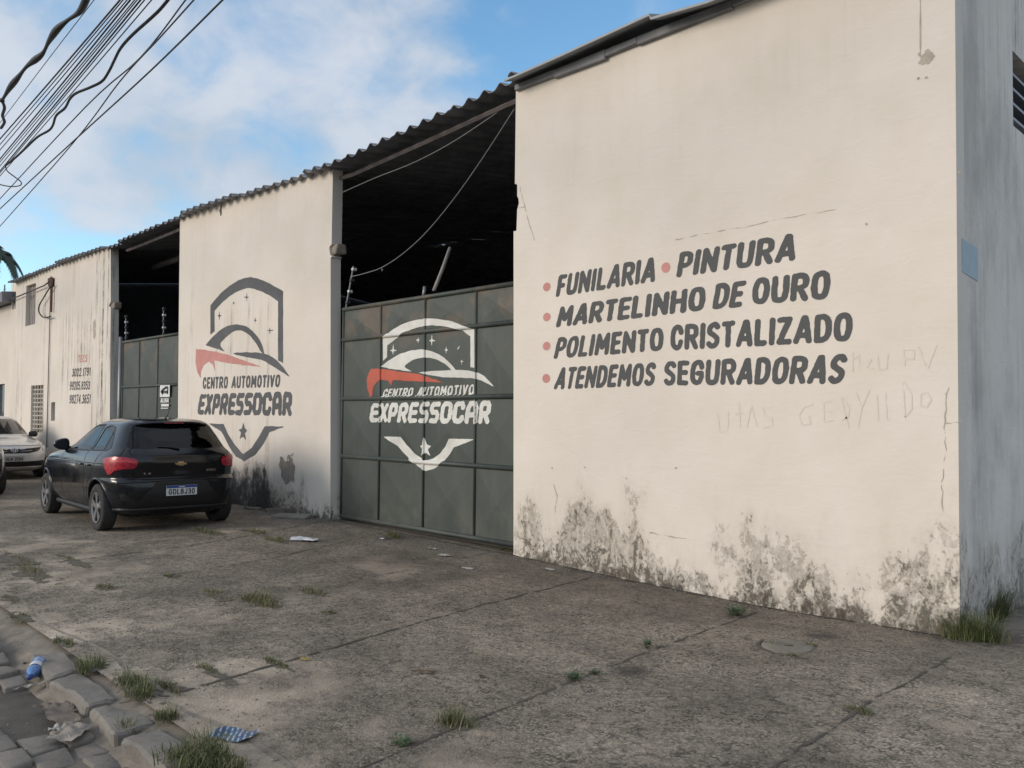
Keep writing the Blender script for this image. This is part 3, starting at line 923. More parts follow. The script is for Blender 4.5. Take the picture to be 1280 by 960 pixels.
# window fittings in the left wall
def rect_of(h): 
    a = np.array(h); return a[:, 0].min(), a[:, 0].max(), a[:, 1].min(), a[:, 1].max()
x0, x1, z0, z1 = rect_of(holes[0])
sh = MB()
sh.box((x0 - .05, .14, z0 - .05), (x1 + .05, .2, z1 + .05))
for k in range(6):
    xx = x0 + (x1 - x0) * (k + .5) / 6
    sh.box((xx - .06, .10, z0), (xx + .06, .142, z1))
sh.build('window', M['shutter'], WH, label='upper window closed by grey boards')
x0, x1, z0, z1 = rect_of(holes[3])
MB().box((x0 - .05, .1, z0 - .05), (x1 + .05, .2, z1 + .05)).build('window', M['rust'], WH, label='narrow brown upper opening')
x0, x1, z0, z1 = rect_of(holes[2])
sl_ = MB().box((x0 - .03, .16, z0 - .03), (x1 + .03, .22, z1 + .03))
for k in range(7): sl_.box((x0 - .01, .06, z0 + (z1 - z0) * (k + .2) / 7), (x1 + .01, .10, z0 + (z1 - z0) * (k + .55) / 7))
sl_.build('vent', M['shutter'], WH, label='small louvred meter slot')
x0, x1, z0, z1 = rect_of(holes[1])
gd = MB().box((x0 - .05, .2, z0 - .05), (x1 + .05, .24, z1 + .05)).build('window', M['shutter'], WH, label='tall doorway behind a white iron grille')
gr = MB()
for k in range(6): gr.tube([(x0 + (x1 - x0) * k / 5, .05, z0), (x0 + (x1 - x0) * k / 5, .05, z1)], .018, 6)
for k in range(12): gr.tube([(x0, .062, z0 + (z1 - z0) * k / 11), (x1, .062, z0 + (z1 - z0) * k / 11)], .016, 6)
gr.build('grille', M['white_iron'], gd)
# side wall with a louvred window, gable on top
YB = 18.0
wy0, wz0 = atx(1266.5, 157, XR).y, atx(1266.5, 157, XR).z
wz1 = atx(1266.5, 64, XR).z
wy1 = wy0 + 1.9
side = [(TH, -.3), (YB, -.3), (YB, 5.2), (9.0, 6.25), (TH, 5.24)]
whole = [(wy0, wz0), (wy1, wz0), (wy1, wz1), (wy0, wz1)]
def prism_x(outer, x0, x1, holes=()):
    m = MB().prism(outer, x0, x1, holes)
    m.v = [(b, a, c) for a, b, c in m.v]
    return m
wall_s = prism_x(side, XR - TH, XR, [whole]).build('side_wall', M['wall_s'], WH)
win = prism_x([(wy0 - .05, wz0 - .05), (wy1 + .05, wz0 - .05), (wy1 + .05, wz1 + .05), (wy0 - .05, wz1 + .05)], XR - .2, XR - .15).build('window', M['glass_dark'], WH, label='louvred window high in the side wall')
ns = 5
for k in range(1, ns):
    zz = wz0 + (wz1 - wz0) * k / ns
    prism_x([(wy0, zz - .012), (wy1, zz - .012), (wy1, zz + .012), (wy0, zz + .012)], XR - .149, XR - .05).build('slat', M['steel'], win)
a, b_ = atx(1202, 298, XR), atx(1222, 347, XR)
prism_x([(a.y, b_.z), (b_.y, b_.z - .03), (b_.y, a.z - .02), (a.y, a.z)], XR + .001, XR + .004).build('paint_patch', M['blue_patch'], wall_s)
# back and far gable
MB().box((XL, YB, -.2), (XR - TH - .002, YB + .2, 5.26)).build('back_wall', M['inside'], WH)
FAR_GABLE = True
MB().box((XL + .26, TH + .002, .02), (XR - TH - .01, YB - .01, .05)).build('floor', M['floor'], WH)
# inner partitions: keep the hall deep and dark, as seen through the gateways
# roof: corrugated sheets, sagging along the eave
ek = [at(px, py, -.15) for px, py in ((14, 353), (62, 333), (147, 304), (180, 290), (225, 270.5), (320, 237), (419, 206), (520, 158), (600, 119), (643, 99))]
EX = [p.x for p in ek]; EZ = [p.z for p in ek]
def eave_z(x): return float(np.interp(x, EX, EZ))
PIT = .272
def wave(x):
    c = .5 + .5 * math.cos(2 * math.pi * x / PIT)
    return .066 * c ** 1.9
def roof_z(x, y):
    e = eave_z(x)
    w = min(max((y + .15) / 9.15, 0), 1)
    zr = 6.32
    return e + (zr - e) * w if y <= 9 else zr - (zr - 5.22) * (y - 9) / 9.3
rx0, rx1 = EX[0] - .12, at(646, 100, -.15).x
nx = int((rx1 - rx0) / (PIT / 10))
RX = [rx0 + (rx1 - rx0) * i / nx for i in range(nx + 1)]
RY = [-.15, .25, 1, 2, 3, 4, 5, 5.5, 6, 6.25, 6.5, 6.75, 7, 7.25, 7.5, 7.75, 8, 8.5, 9, 11, 14, 18.3]
gone = set()
def roof_hit(px, py):
    d = ray(px, py)
    q = 8.0
    for _ in range(60):
        p = CAM + d * q
        q += (roof_z(p.x, p.y) - p.z) * 1.2
    return CAM + d * q
for px, py, w in ((536, 310, 1), (541, 308.5, 4), (546, 307, 5), (551, 306, 2), (560, 305.5, 1), (567, 303.5, 2), (571, 302.5, 1), (628, 290, 2), (592, 299, 1)):
    p = roof_hit(px, py)
    i = int((p.x - rx0) / (rx1 - rx0) * nx)
    j = max(k for k in range(len(RY)) if RY[k] <= max(p.y, -.15))
    for q in range(w): gone.add((j, i + q))
rv, rf = [], []
n = nx + 1
lift = [0.0] * n
k = 0
sheet_lift = 0
for i, x in enumerate(RX):
    s = int((x - rx0) / 1.088)
    lift[i] = (((s * 7919) % 13) - 6) * .0035
for lay in (0, 1):
    for y in RY:
        for i, x in enumerate(RX):
            jag = (((int((x - rx0) / 1.088) * 5393) % 11) - 5) * .012 if y == -.15 else 0
            rv.append((x, y + jag, roof_z(x, y) + wave(x) + lift[i] - lay * .009))
N1 = n * len(RY)
for j in range(len(RY) - 1):
    for i in range(nx):
        if (j, i) in gone: continue
        a = j * n + i
        rf.append((a, a + 1, a + n + 1, a + n)); rf.append((a + N1, a + n + N1, a + n + 1 + N1, a + 1 + N1))
for i in range(nx): rf.append((i, i + N1, i + 1 + N1, i + 1))
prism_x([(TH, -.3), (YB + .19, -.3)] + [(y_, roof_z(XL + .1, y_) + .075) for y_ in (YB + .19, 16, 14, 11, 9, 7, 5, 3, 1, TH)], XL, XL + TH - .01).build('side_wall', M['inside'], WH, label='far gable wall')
obj('roof', rv, rf, M['asbestos'], WH, False, label='corrugated fibre-cement sheets, wavy at the eave')
# the right unit: plain sheets laid higher, their lip hanging over the wall
up, dn = [(631, 99), (700, 69), (812, 21), (884, 0)], None
ux = [at(px, py, -.24) for px, py in up]
es = MB()
sx = [ux[0].x - .02, ux[1].x, ux[2].x - .01, ux[2].x + .01, ux[3].x, XR + .35]
szz = [ux[0].z, ux[1].z + .006, ux[2].z + .035, ux[2].z - .008, ux[3].z - .005, ux[3].z - .02]
prof = [(-.24, 0), (0, .075), (.5, .16), (3.0, .466), (5.0, .711), (9.0, 1.20), (18.3, .2)]
v, f = [], []
for lay in (0, 1):
    for x, z in zip(sx, szz):
        for py_, pz in prof: v.append((x, py_, z + pz - lay * .022))
m_ = len(prof); k = len(sx) * m_
for i in range(len(sx) - 1):
    for j in range(m_ - 1):
        if i == 4 and j in (2, 3, 4): continue          # unseen opening added to let skylight into the hall
        a = i * m_ + j
        f.append((a, a + m_, a + m_ + 1, a + 1)); f.append((a + k, a + 1 + k, a + m_ + 1 + k, a + m_ + k))
    a = i * m_
    f.append((a, a + k, a + m_ + k, a + m_))
for j in range(m_ - 1):
    f.append((j, j + 1, j + 1 + k, j + k))
    a = (len(sx) - 1) * m_ + j; f.append((a, a + k, a + 1 + k, a + 1))
obj('roof', v, f, M['sheet'], WH, False, label='dull flat metal roof sheets above the right wall')
# ragged mortar and packing boards under the lip
pb = MB()
xx = rw[-3][0] + .03
while xx < XR - .1:
    L = rng.uniform(.35, 1.1)
    hh = rng.uniform(-.02, .03)
    pb.box((xx, -.055, 5.19 - hh), (min(xx + L, XR - .02), -.004, 5.255), 0, .006, .006)
    xx += L
pb.build('eave_board', M['asbestos'], WH)
# eave beam, purlins and posts inside
zb = eave_z(-8.4)
MB().tube([(x_, .13, eave_z(x_) - .085) for x_ in np.linspace(mw[6][0] - .02, rw[1][0] + .05, 12)], .03, 4).build('batten', M['batten'], WH)
MB().tube([(x_, .13, eave_z(x_) - .085) for x_ in np.linspace(-18.9, -15.4, 12)], .03, 4).build('batten', M['batten'], WH)
pa, pc = at(193, 333, 1.2), at(224, 322, 1.2)
MB().tube([(pa.x, 1.2, pa.z - .02), (pc.x + 1.5, 1.2, pa.z + .02)], .07, 8).build('beam', M['batten'], WH)
# ---- gates
def make_gate(label, xs_, zs_, Y, pyr=.022, rb=.03, rv_=.02):
    v, f = [], []
    for i in range(len(xs_) - 1):
        for j in range(len(zs_) - 1):
            a, b, c, e = xs_[i], xs_[i + 1], zs_[j], zs_[j + 1]
            k = len(v)
            v += [(a, Y, c), (b, Y, c), (b, Y, e), (a, Y, e), ((a + b) / 2, Y - pyr, (c + e) / 2)]
            f += [(k, k + 1, k + 4), (k + 1, k + 2, k + 4), (k + 2, k + 3, k + 4), (k + 3, k, k + 4)]
    gt = obj('gate', v, f, M['gate'], WH, False, label=label)
    for z in zs_:
        MB().tube([(xs_[0], Y - .008, z), (xs_[-1], Y - .008, z)], rb, 12).build('gate_rail', M['gate'], gt, True)
    for x in xs_:
        MB().tube([(x, Y - .004, zs_[0]), (x, Y - .004, zs_[-1])], rv_, 10).build('gate_stile', M['gate'], gt, True)
    def surf(x, z):
        y = Y
        for i in range(len(xs_) - 1):
            if xs_[i] <= x <= xs_[i + 1]:
                for j in range(len(zs_) - 1):
                    if zs_[j] <= z <= zs_[j + 1]:
                        u = abs((x - (xs_[i] + xs_[i + 1]) / 2) / ((xs_[i + 1] - xs_[i]) / 2)); w = abs((z - (zs_[j] + zs_[j + 1]) / 2) / ((zs_[j + 1] - zs_[j]) / 2))
                        y = Y - pyr * (1 - max(u, w))
        for q in zs_:
            if abs(z - q) < rb: y = min(y, Y - .008 - math.sqrt(rb * rb - (z - q) ** 2))
        for q in xs_:
            if abs(x - q) < rv_: y = min(y, Y - .004 - math.sqrt(rv_ * rv_ - (x - q) ** 2))
        return (x, y - .003, z)
    return gt, surf
GY = .115
gxs = [at(428.5, 500, GY).x] + [at(px, 500, GY).x for px in (475.2, 530.5, 594.5)] + [rw[0][0] + .02]
gzs = [at(429, y_, GY).z for y_ in (645, 570, 498.5, 425.3, 387.3)]
gate1, gs1 = make_gate('dark green gate with a white car shield emblem', gxs, gzs, GY)
g2x = [at(px, 480, GY).x for px in (153.5, 174, 197)] + [at(223, 480, GY).x]
g2z = [.10, 1.1, at(154, 484, GY).z, at(154, 428, GY).z]
gate2, gs2 = make_gate('plain grey-green gate with a rental notice', g2x, g2z, GY)
MB().tube([(g2x[0] - .08, GY - .03, .05), (g2x[0] - .08, GY - .03, g2z[-1] + .12)], .045, 10).build('gate_post', M['steel'], gate2, True)
# plain block behind the chipped left pier, closing the jamb
# ------------------------------------------------------------------ painted emblem and lettering on the gate
gc = lambda p: fx(440 + p[0] / 4.574, 390 + p[1] / 4.574, GY - .02)
def star4(cx, cy, rx, ry, k=.16):
    q = []
    for i in range(8):
        a = math.pi / 4 * i
        r_ = 1 if i % 2 == 0 else k * 1.4
        q.append((cx + rx * r_ * math.cos(a), cy + ry * r_ * math.sin(a)))
    return q
sm = lambda pts: [p for p in spline(pts, 5)]
G_white = [
    [(172, 280), (172, 150)] + sm([(172, 150), (230, 100), (310, 60), (400, 40), (470, 38), (560, 52), (640, 80), (702, 102)]) + [(702, 320), (672, 315), (672, 138), (632, 108)] + sm([(632, 108), (560, 88), (480, 78), (400, 80), (310, 112), (245, 155), (198, 190)]) + [(198, 258)],
    sm([(157, 313), (200, 282), (280, 237), (370, 215), (440, 222), (510, 250), (560, 290), (596, 336)]) + sm([(570, 333), (540, 303), (500, 279), (450, 262), (400, 260), (350, 272), (315, 295), (303, 313), (320, 328), (347, 341)]) + [(300, 336), (230, 326)],
    sm([(370, 346), (420, 340), (500, 335), (600, 332), (680, 338), (740, 357), (780, 392), (812, 430)]) + sm([(770, 410), (720, 387), (640, 375), (560, 375), (470, 366), (420, 356)]),
    [(172, 712), (278, 714), (310, 760), (360, 815), (412, 850), (460, 838), (500, 810), (530, 770), (552, 724), (695, 728), (580, 775), (555, 815), (510, 865), (460, 898), (415, 910), (375, 885), (330, 845), (290, 805), (262, 768)],
    [(408, 715), (423, 757), (452, 766), (430, 787), (446, 826), (417, 805), (390, 820), (398, 785), (382, 766), (402, 757)],
    star4(233, 220, 22, 36), star4(374, 160, 13, 21), star4(452, 163, 20, 32), star4(537, 217, 15, 26), star4(625, 282, 12, 20), star4(577, 160, 6, 6), [(600, 212), (612, 192), (614, 197), (606, 214)]]
paint_polys('emblem', [[gc(p) for p in P] for P in G_white], .008, gs1, M['white_gate'], gate1, .006, 3)
G_red = [[(108, 325), (140, 322), (250, 338), (370, 353), (430, 370), (520, 403)] + [(440, 400), (330, 395), (238, 388), (225, 400), (222, 420), (205, 392), (170, 386), (140, 398), (122, 420), (113, 450), (108, 490), (95, 478), (84, 430), (84, 380), (95, 345)]]
paint_polys('emblem', [[gc(p) for p in P] for P in G_red], .008, gs1, M['red_gate'], gate1, .006, 4, label='red swoosh of the emblem')
q4 = lambda L, fn: [fn(p) for p in L]
lettering('CENTRO AUTOMOTIVO', q4([(165, 487), (183, 440), (690, 475), (700, 413)], gc), gs1, M['white_gate'], gate1, FONT, .095, .10, 1 / 26, .05, 5)
lettering('EXPRESSOCAR', q4([(95, 630), (108, 522), (783, 642), (797, 505)], gc), gs1, M['white_gate'], gate1, SQ, .112, .05, 1 / 30, .03, 6)
# on the middle wall
wsurf = lambda u, v_: (u, -.0025, v_)
wc = lambda p: fx(230 + p[0] / 3.84, 340 + p[1] / 3.84)
W_dark = [
    [(127, 300), (127, 160)] + sm([(127, 160), (180, 100), (240, 52), (300, 27), (345, 30), (410, 55), (476, 92)]) + [(476, 437), (452, 425), (452, 140)] + sm([(452, 140), (400, 107), (345, 84), (300, 78), (245, 100), (190, 140), (147, 187)]) + [(147, 285)],
    sm([(102, 352), (150, 300), (200, 263), (250, 252), (300, 262), (345, 300), (375, 350), (386, 394)]) + sm([(370, 385), (345, 340), (310, 300), (270, 280), (230, 290), (190, 325), (175, 350), (197, 383)]) + [(150, 365)],
    sm([(225, 390), (300, 385), (380, 390), (430, 412), (470, 450), (512, 508)]) + sm([(480, 485), (430, 455), (380, 425), (320, 412), (270, 402)]),
    [(117, 727), (190, 730), (210, 775), (245, 830), (285, 875), (325, 845), (360, 790), (388, 740), (480, 742), (410, 770), (385, 820), (345, 875), (290, 908), (250, 885), (215, 835), (180, 765)],
    [(285, 722), (293, 750), (304, 760), (293, 775), (298, 808), (284, 790), (268, 800), (274, 770), (262, 758), (278, 752)],
    star4(302, 121, 15, 27), star4(239, 149, 6, 10), star4(170, 210, 12, 24), star4(342, 232, 11, 20), star4(412, 280, 17, 20)]
paint_polys('emblem', [[wc(p) for p in P] for P in W_dark], .010, wsurf, M['dark_paint2'], wall_m, .008, 8)
W_red = [[(58, 370), (90, 372), (150, 382), (220, 400), (290, 425), (380, 456), (290, 448), (200, 435), (146, 425), (151, 482), (140, 447), (120, 430), (96, 445), (82, 475), (80, 510), (65, 480), (55, 430)]]
paint_polys('emblem', [[wc(p) for p in P] for P in W_red], .010, wsurf, M['red_faded'], wall_m, .008, 9, label='faded red swoosh of the emblem')
lettering('CENTRO AUTOMOTIVO', q4([(90, 562), (92, 505), (460, 553), (465, 491)], wc), wsurf, M['dark_paint2'], wall_m, FONT, .105, .09, 1 / 26, .03, 10)
lettering('EXPRESSOCAR', q4([(63, 684), (78, 586), (517, 691), (521, 573)], wc), wsurf, M['dark_paint2'], wall_m, SQ, .118, .04, 1 / 28, .03, 11)
# service list on the right wall
P2 = lambda L: [fx(*p) for p in L]
for k, (w, q) in enumerate([
    ('FUNILARIA', [(694.6, 371.5), (699, 344), (818.5, 352), (821.5, 320.5)]), ('PINTURA', [(845, 347), (850.3, 315.5), (994, 325.8), (997.7, 290.5)]),
    ('MARTELINHO', [(694.8, 409.5), (700, 383.3), (881, 388), (883.2, 357)]), ('DE', [(890, 386.8), (895.5, 354.8), (927, 383.8), (934, 350.2)]), ('OURO', [(939, 381), (942, 348), (1036.6, 374.2), (1039.5, 336.6)]),
    ('POLIMENTO', [(692, 448.6), (697.8, 422), (829, 438.4), (830, 408.8)]), ('CRISTALIZADO', [(837.6, 438.2), (838.7, 406.5), (1064.6, 426.6), (1067, 389.6)]),
    ('ATENDEMOS', [(692, 487), (697.8, 459.6), (818, 482), (820.8, 452.6)]), ('SEGURADORAS', [(829.6, 482), (830.7, 451.6), (1054, 479.6), (1060.8, 442.2)])]):
    lettering(w, P2(q), wsurf, M['dark_paint'], wall_r, FONT, .103, .058, 1 / 34, .018, 20 + k)
for px, py, r_ in ((683.4, 358.6, 4.6), (683.6, 396.4, 4.6), (683.4, 432.6, 4.6), (682.9, 473, 4.8), (832.3, 334.3, 5.6)):
    c = fx(px, py); rr = abs(fx(px + r_, py)[0] - c[0]); rz_ = abs(fx(px, py + r_ * 1.15)[1] - c[1])
    paint('bullet', lambda X, Y, c=c, a=rr, b=rz_: (np.hypot((X - c[0]) / a, (Y - c[1]) / b) - 1) * a + .004 * fbm(X, Y, 9, 4), (c[0] - rr * 1.4, c[1] - rz_ * 1.4, c[0] + rr * 1.4, c[1] + rz_ * 1.4), .006, wsurf, M['red_faded'], wall_r)
# phone numbers on the left wall
pc_ = lambda p: fx(60 + p[0] / 5.05, 330 + p[1] / 5.05)
for k, (w, q, mt) in enumerate([('TELS', [(188, 622), (192, 576), (246, 618), (250, 570)], 'red_faded'), ('3022.1791', [(150, 712), (155, 660), (268, 706), (271, 650)], 'dark_paint'),
                                ('99205.8353', [(136, 797), (140, 741), (264, 793), (267, 738)], 'dark_paint'), ('98274.3651', [(134, 882), (139, 825), (267, 882), (272, 820)], 'dark_paint')]):
    lettering(w, q4(q, pc_), wsurf, M[mt], wall_l, FONT, .085, .09, 1 / 22, .03, 40 + k)
# pencil scrawl, cracks, bare plaster
scr = lambda pp: [fx(1000 + x / 2.132, 380 + y / 2.132) for x, y in pp]
sc2 = lambda pp: [fx(680 + x * .40625, 430 + y * .40625) for x, y in pp]
L = [scr(q) for q in ([(140, 130), (140, 178)], [(140, 150), (158, 135), (160, 178)], [(178, 150), (190, 148), (178, 172), (195, 172)], [(208, 140), (210, 175), (232, 172), (234, 135)], [(275, 120), (280, 165)], [(275, 122), (305, 122), (303, 145), (280, 146)],
     [(315, 115), (335, 165)], [(365, 110), (340, 170)], [(110, 250), (130, 330)], [(150, 235), (165, 275), (185, 230)], [(165, 275), (155, 325)], [(205, 245), (208, 310)], [(228, 235), (232, 308), (258, 306)], [(275, 210), (280, 300)], [(280, 210), (298, 240), (298, 280), (280, 302)], [(322, 240), (340, 235), (350, 255), (338, 275), (322, 270), (322, 240)])]
L += [sc2(q) for q in ([(535, 215), (540, 270), (565, 268), (568, 210)], [(600, 180), (605, 255)], [(590, 215), (615, 212)], [(625, 255), (638, 190), (655, 252)], [(700, 195), (675, 195), (678, 220), (700, 225), (705, 250), (675, 258)], [(830, 185), (800, 195), (785, 220), (795, 250), (820, 245), (815, 220)], [(885, 175), (860, 180), (862, 240), (890, 235)], [(862, 208), (882, 206)], [(920, 165), (940, 195), (935, 225), (915, 235)])]
for a, b in ((0, 6), (6, 8), (8, 9), (9, 11), (11, 12), (12, 14), (14, 15), (15, 16), (16, 17), (17, 19), (19, 20), (20, 21), (21, 24), (24, 26), (26, len(L))):
    if L[a:b]: paint_lines('scrawl', L[a:b], .0055, .006, wsurf, M['pencil'], wall_r, .7, 61)
cr = lambda pp: [fx(1000 + x / 2.132, 380 + y / 2.132) for x, y in pp]
def jag(L, k=5, a=.008):
    out = []
    for p, q in zip(L[:-1], L[1:]):
        for s in range(k):
            out.append((p[0] + (q[0] - p[0]) * s / k + rng.uniform(-a, a), p[1] + (q[1] - p[1]) * s / k + rng.uniform(-a, a)))
    return out + [L[-1]]
paint_lines('crack', [jag(cr([(398, 225), (388, 245), (386, 330), (388, 390), (380, 440), (378, 490), (382, 555)])), jag(cr([(388, 320), (428, 312)])), jag(cr([(330, 660), (312, 690), (285, 716), (260, 738), (228, 768)]))], .0032, .004, wsurf, M['crack'], wall_r, .9, 62)
paint_lines('crack', [jag([fx(*p) for p in ((650, 233), (654, 250), (657, 262), (662, 280), (668, 300))]), jag([fx(*p) for p in ((648, 260), (657, 258))]), jag([fx(*p) for p in ((845, 300), (870, 294), (930, 284), (985, 272), (1045, 262))], 6, .006)], .0026, .004, wsurf, M['crack'], wall_r, .9, 63)
paint_lines('crack', [[fx(1150.5, y_) for y_ in (-60, 0, 40, 70)]], .004, .004, wsurf, M['crack'], wall_r, .5, 64)
paint_lines('crack', [jag([fx(*p) for p in ((812, 666), (835, 670), (858, 673))]), jag([fx(*p) for p in ((692, 605), (696, 620), (694, 640))])], .004, .004, wsurf, M['crack'], wall_r, .9, 65)
def patch(px, py, rx, rz_, mat, parent, seed, rough=.5, step=.012, y=-.0035):
    c = fx(px, py)
    sdf = lambda X, Y: (np.hypot((X - c[0]) / rx, (Y - c[1]) / rz_) - 1 + rough * fbm(X, Y, 1.3 / min(rx, rz_), seed, 5)) * min(rx, rz_)
    return paint('bare_patch', sdf, (c[0] - rx * 2, c[1] - rz_ * 2, c[0] + rx * 2, c[1] + rz_ * 2), step, lambda u, v_: (u, y, v_), mat, parent)
patch(360, 586, .26, .21, M['plaster'], wall_m, 4, .55)
patch(331, 592, .07, .09, M['crack_dark'], wall_m, 5, .7)
patch(1157, 71, .05, .05, M['plaster_pale'], wall_r, 13, .9, .006)
patch(276, 262, .05, .09, M['crack_dark'], wall_m, 15, .7, .01)
patch(118, 411, .09, .22, M['crack'], wall_l, 16, .7, .015)
for k, (px, py) in enumerate([(1148, 98), (1158, 97), (1199, 215), (1083, 280), (690, 585), (731, 584), (783, 598), (845, 585)]):
    patch(px, py, .011, .009, M['crack'], wall_r, 70 + k, .5, .004)
# broken lintel stub on the middle pier, and its twin by the far gateway
for (px, py, w_) in ((416, 313, .2), (141, 383, .26)):
    p = at(px, py, .1)
    MB().box((p.x - .06, .03, p.z - .08), (p.x + w_, .2, p.z + .09), .0, .03, .02).build('lintel_stub', M['plaster'], WH)
# vertical conduit on the left wall
cl = [at(63.5, y_, -.03) for y_ in (345, 400, 470, 560)]
MB().tube([(cl[0].x, -.03, c.z) for c in cl], .014, 8).build('conduit', M['shutter'], WH, True)
#PART3
# ------------------------------------------------------------------ cars
def paint_mat(name, col, metal=0.0, rough=.25, coat=1.0, dust=.12):
    m, t, b = newmat(name)
    b.inputs['Specular IOR Level'].default_value = .30
    p = t.obj()
    z = t.sep(p)[2]
    n = t.noise(p, 3.0, 6, .65)
    low = t.sub(1.0, t.ss(z, .15, .75))
    dm = t.mul(t.add(t.mul(low, .8), .25), t.ss(n, .35, .7))
    t.put(b.inputs['Base Color'], t.mix(t.mul(dm, dust), col, (.20, .17, .14)))
    t.put(b.inputs['Roughness'], t.add(rough, t.mul(dm, .35)))
    b.inputs['Metallic'].default_value = metal
    b.inputs['Coat Weight'].default_value = coat
    t.put(b.inputs['Coat Roughness'], t.add(.03, t.mul(dm, .30)))
    return m
M['car_black'] = paint_mat('black_car_paint', (.005, .006, .009), rough=.10, coat=.55, dust=.025)
M['car_silver'] = paint_mat('silver_car_paint', (.62, .615, .60), .25, .32, dust=.2)
M['car_dark'] = paint_mat('charcoal_car_paint', (.012, .013, .016), dust=.15)
M['car_glass'] = simple('tinted_car_glass', (.010, .014, .016), .04, var=.05, coat=.6, spec=.6)
def clear_glass():
    m, t, b = newmat('lightly_tinted_glass')
    tr = t.n('ShaderNodeBsdfTransparent'); tr.inputs[0].default_value = (.22, .27, .275, 1)
    gl = t.n('ShaderNodeBsdfGlossy'); gl.inputs['Roughness'].default_value = .02
    fr = t.n('ShaderNodeFresnel'); fr.inputs[0].default_value = 1.5
    mx = t.n('ShaderNodeMixShader')
    t.put(mx.inputs[0], t.add(t.mul(fr.outputs[0], 1.0), .005))
    t.t.links.new(tr.outputs[0], mx.inputs[1]); t.t.links.new(gl.outputs[0], mx.inputs[2])
    out = [n for n in t.t.nodes if n.type == 'OUTPUT_MATERIAL'][0]
    t.t.links.new(mx.outputs[0], out.inputs[0])
    return m
M['car_window'] = clear_glass()
M['plastic_dark'] = simple('rough_black_plastic', (.010, .010, .011), .5, var=.2, dirt=.03)
M['gap'] = simple('panel_gap_shadow', (.002, .002, .002), .9, var=0)
M['tyre'] = simple('dusty_tyre_rubber', (.028, .027, .026), .85, var=.25, scale=9, dirt=.25)
M['rim'] = simple('machined_alloy', (.36, .36, .37), .35, .9, var=.1)
M['rim_dark'] = simple('dark_wheel_well', (.010, .010, .010), .8)
M['lamp_red'] = simple('red_lamp_lens', (.36, .010, .028), .28, var=.3, scale=22, coat=.25)
M['lamp_red2'] = simple('bright_red_lamp_core', (.50, .03, .045), .3, var=.3, coat=.2)
M['lamp_clear'] = simple('headlamp_lens', (.36, .37, .38), .10, .4, coat=1.0)
M['gold'] = simple('gold_badge', (.55, .42, .18), .3, .8)
M['chrome'] = simple('chrome_trim', (.62, .62, .63), .15, 1.0, var=.05)
M['plate_white'] = simple('plate_white', (.66, .67, .68), .5, var=.05)
M['plate_blue'] = simple('plate_blue', (.02, .06, .26), .5, var=.05)
M['plate_grey'] = simple('plate_grey', (.38, .38, .37), .5, var=.05)
M['seat'] = simple('dark_seat_cloth', (.03, .032, .035), .9)

def pchip(keys):
    xs_ = np.array([k[0] for k in keys], float); ys_ = np.array([k[1] for k in keys], float)
    h = np.diff(xs_); dlt = np.diff(ys_) / h
    mm = np.zeros(len(xs_))
    for i in range(1, len(xs_) - 1):
        if dlt[i - 1] * dlt[i] > 0:
            w1, w2 = 2 * h[i] + h[i - 1], h[i] + 2 * h[i - 1]
            mm[i] = (w1 + w2) / (w1 / dlt[i - 1] + w2 / dlt[i])
    mm[0], mm[-1] = dlt[0], dlt[-1]
    def fn(x):
        x = min(max(x, xs_[0]), xs_[-1])
        i = min(max(int(np.searchsorted(xs_, x)) - 1, 0), len(h) - 1)
        s = (x - xs_[i]) / h[i]
        return float((1 + 2 * s) * (1 - s) ** 2 * ys_[i] + s * (1 - s) ** 2 * h[i] * mm[i] + s * s * (3 - 2 * s) * ys_[i + 1] + s * s * (s - 1) * h[i] * mm[i + 1])
    return fn

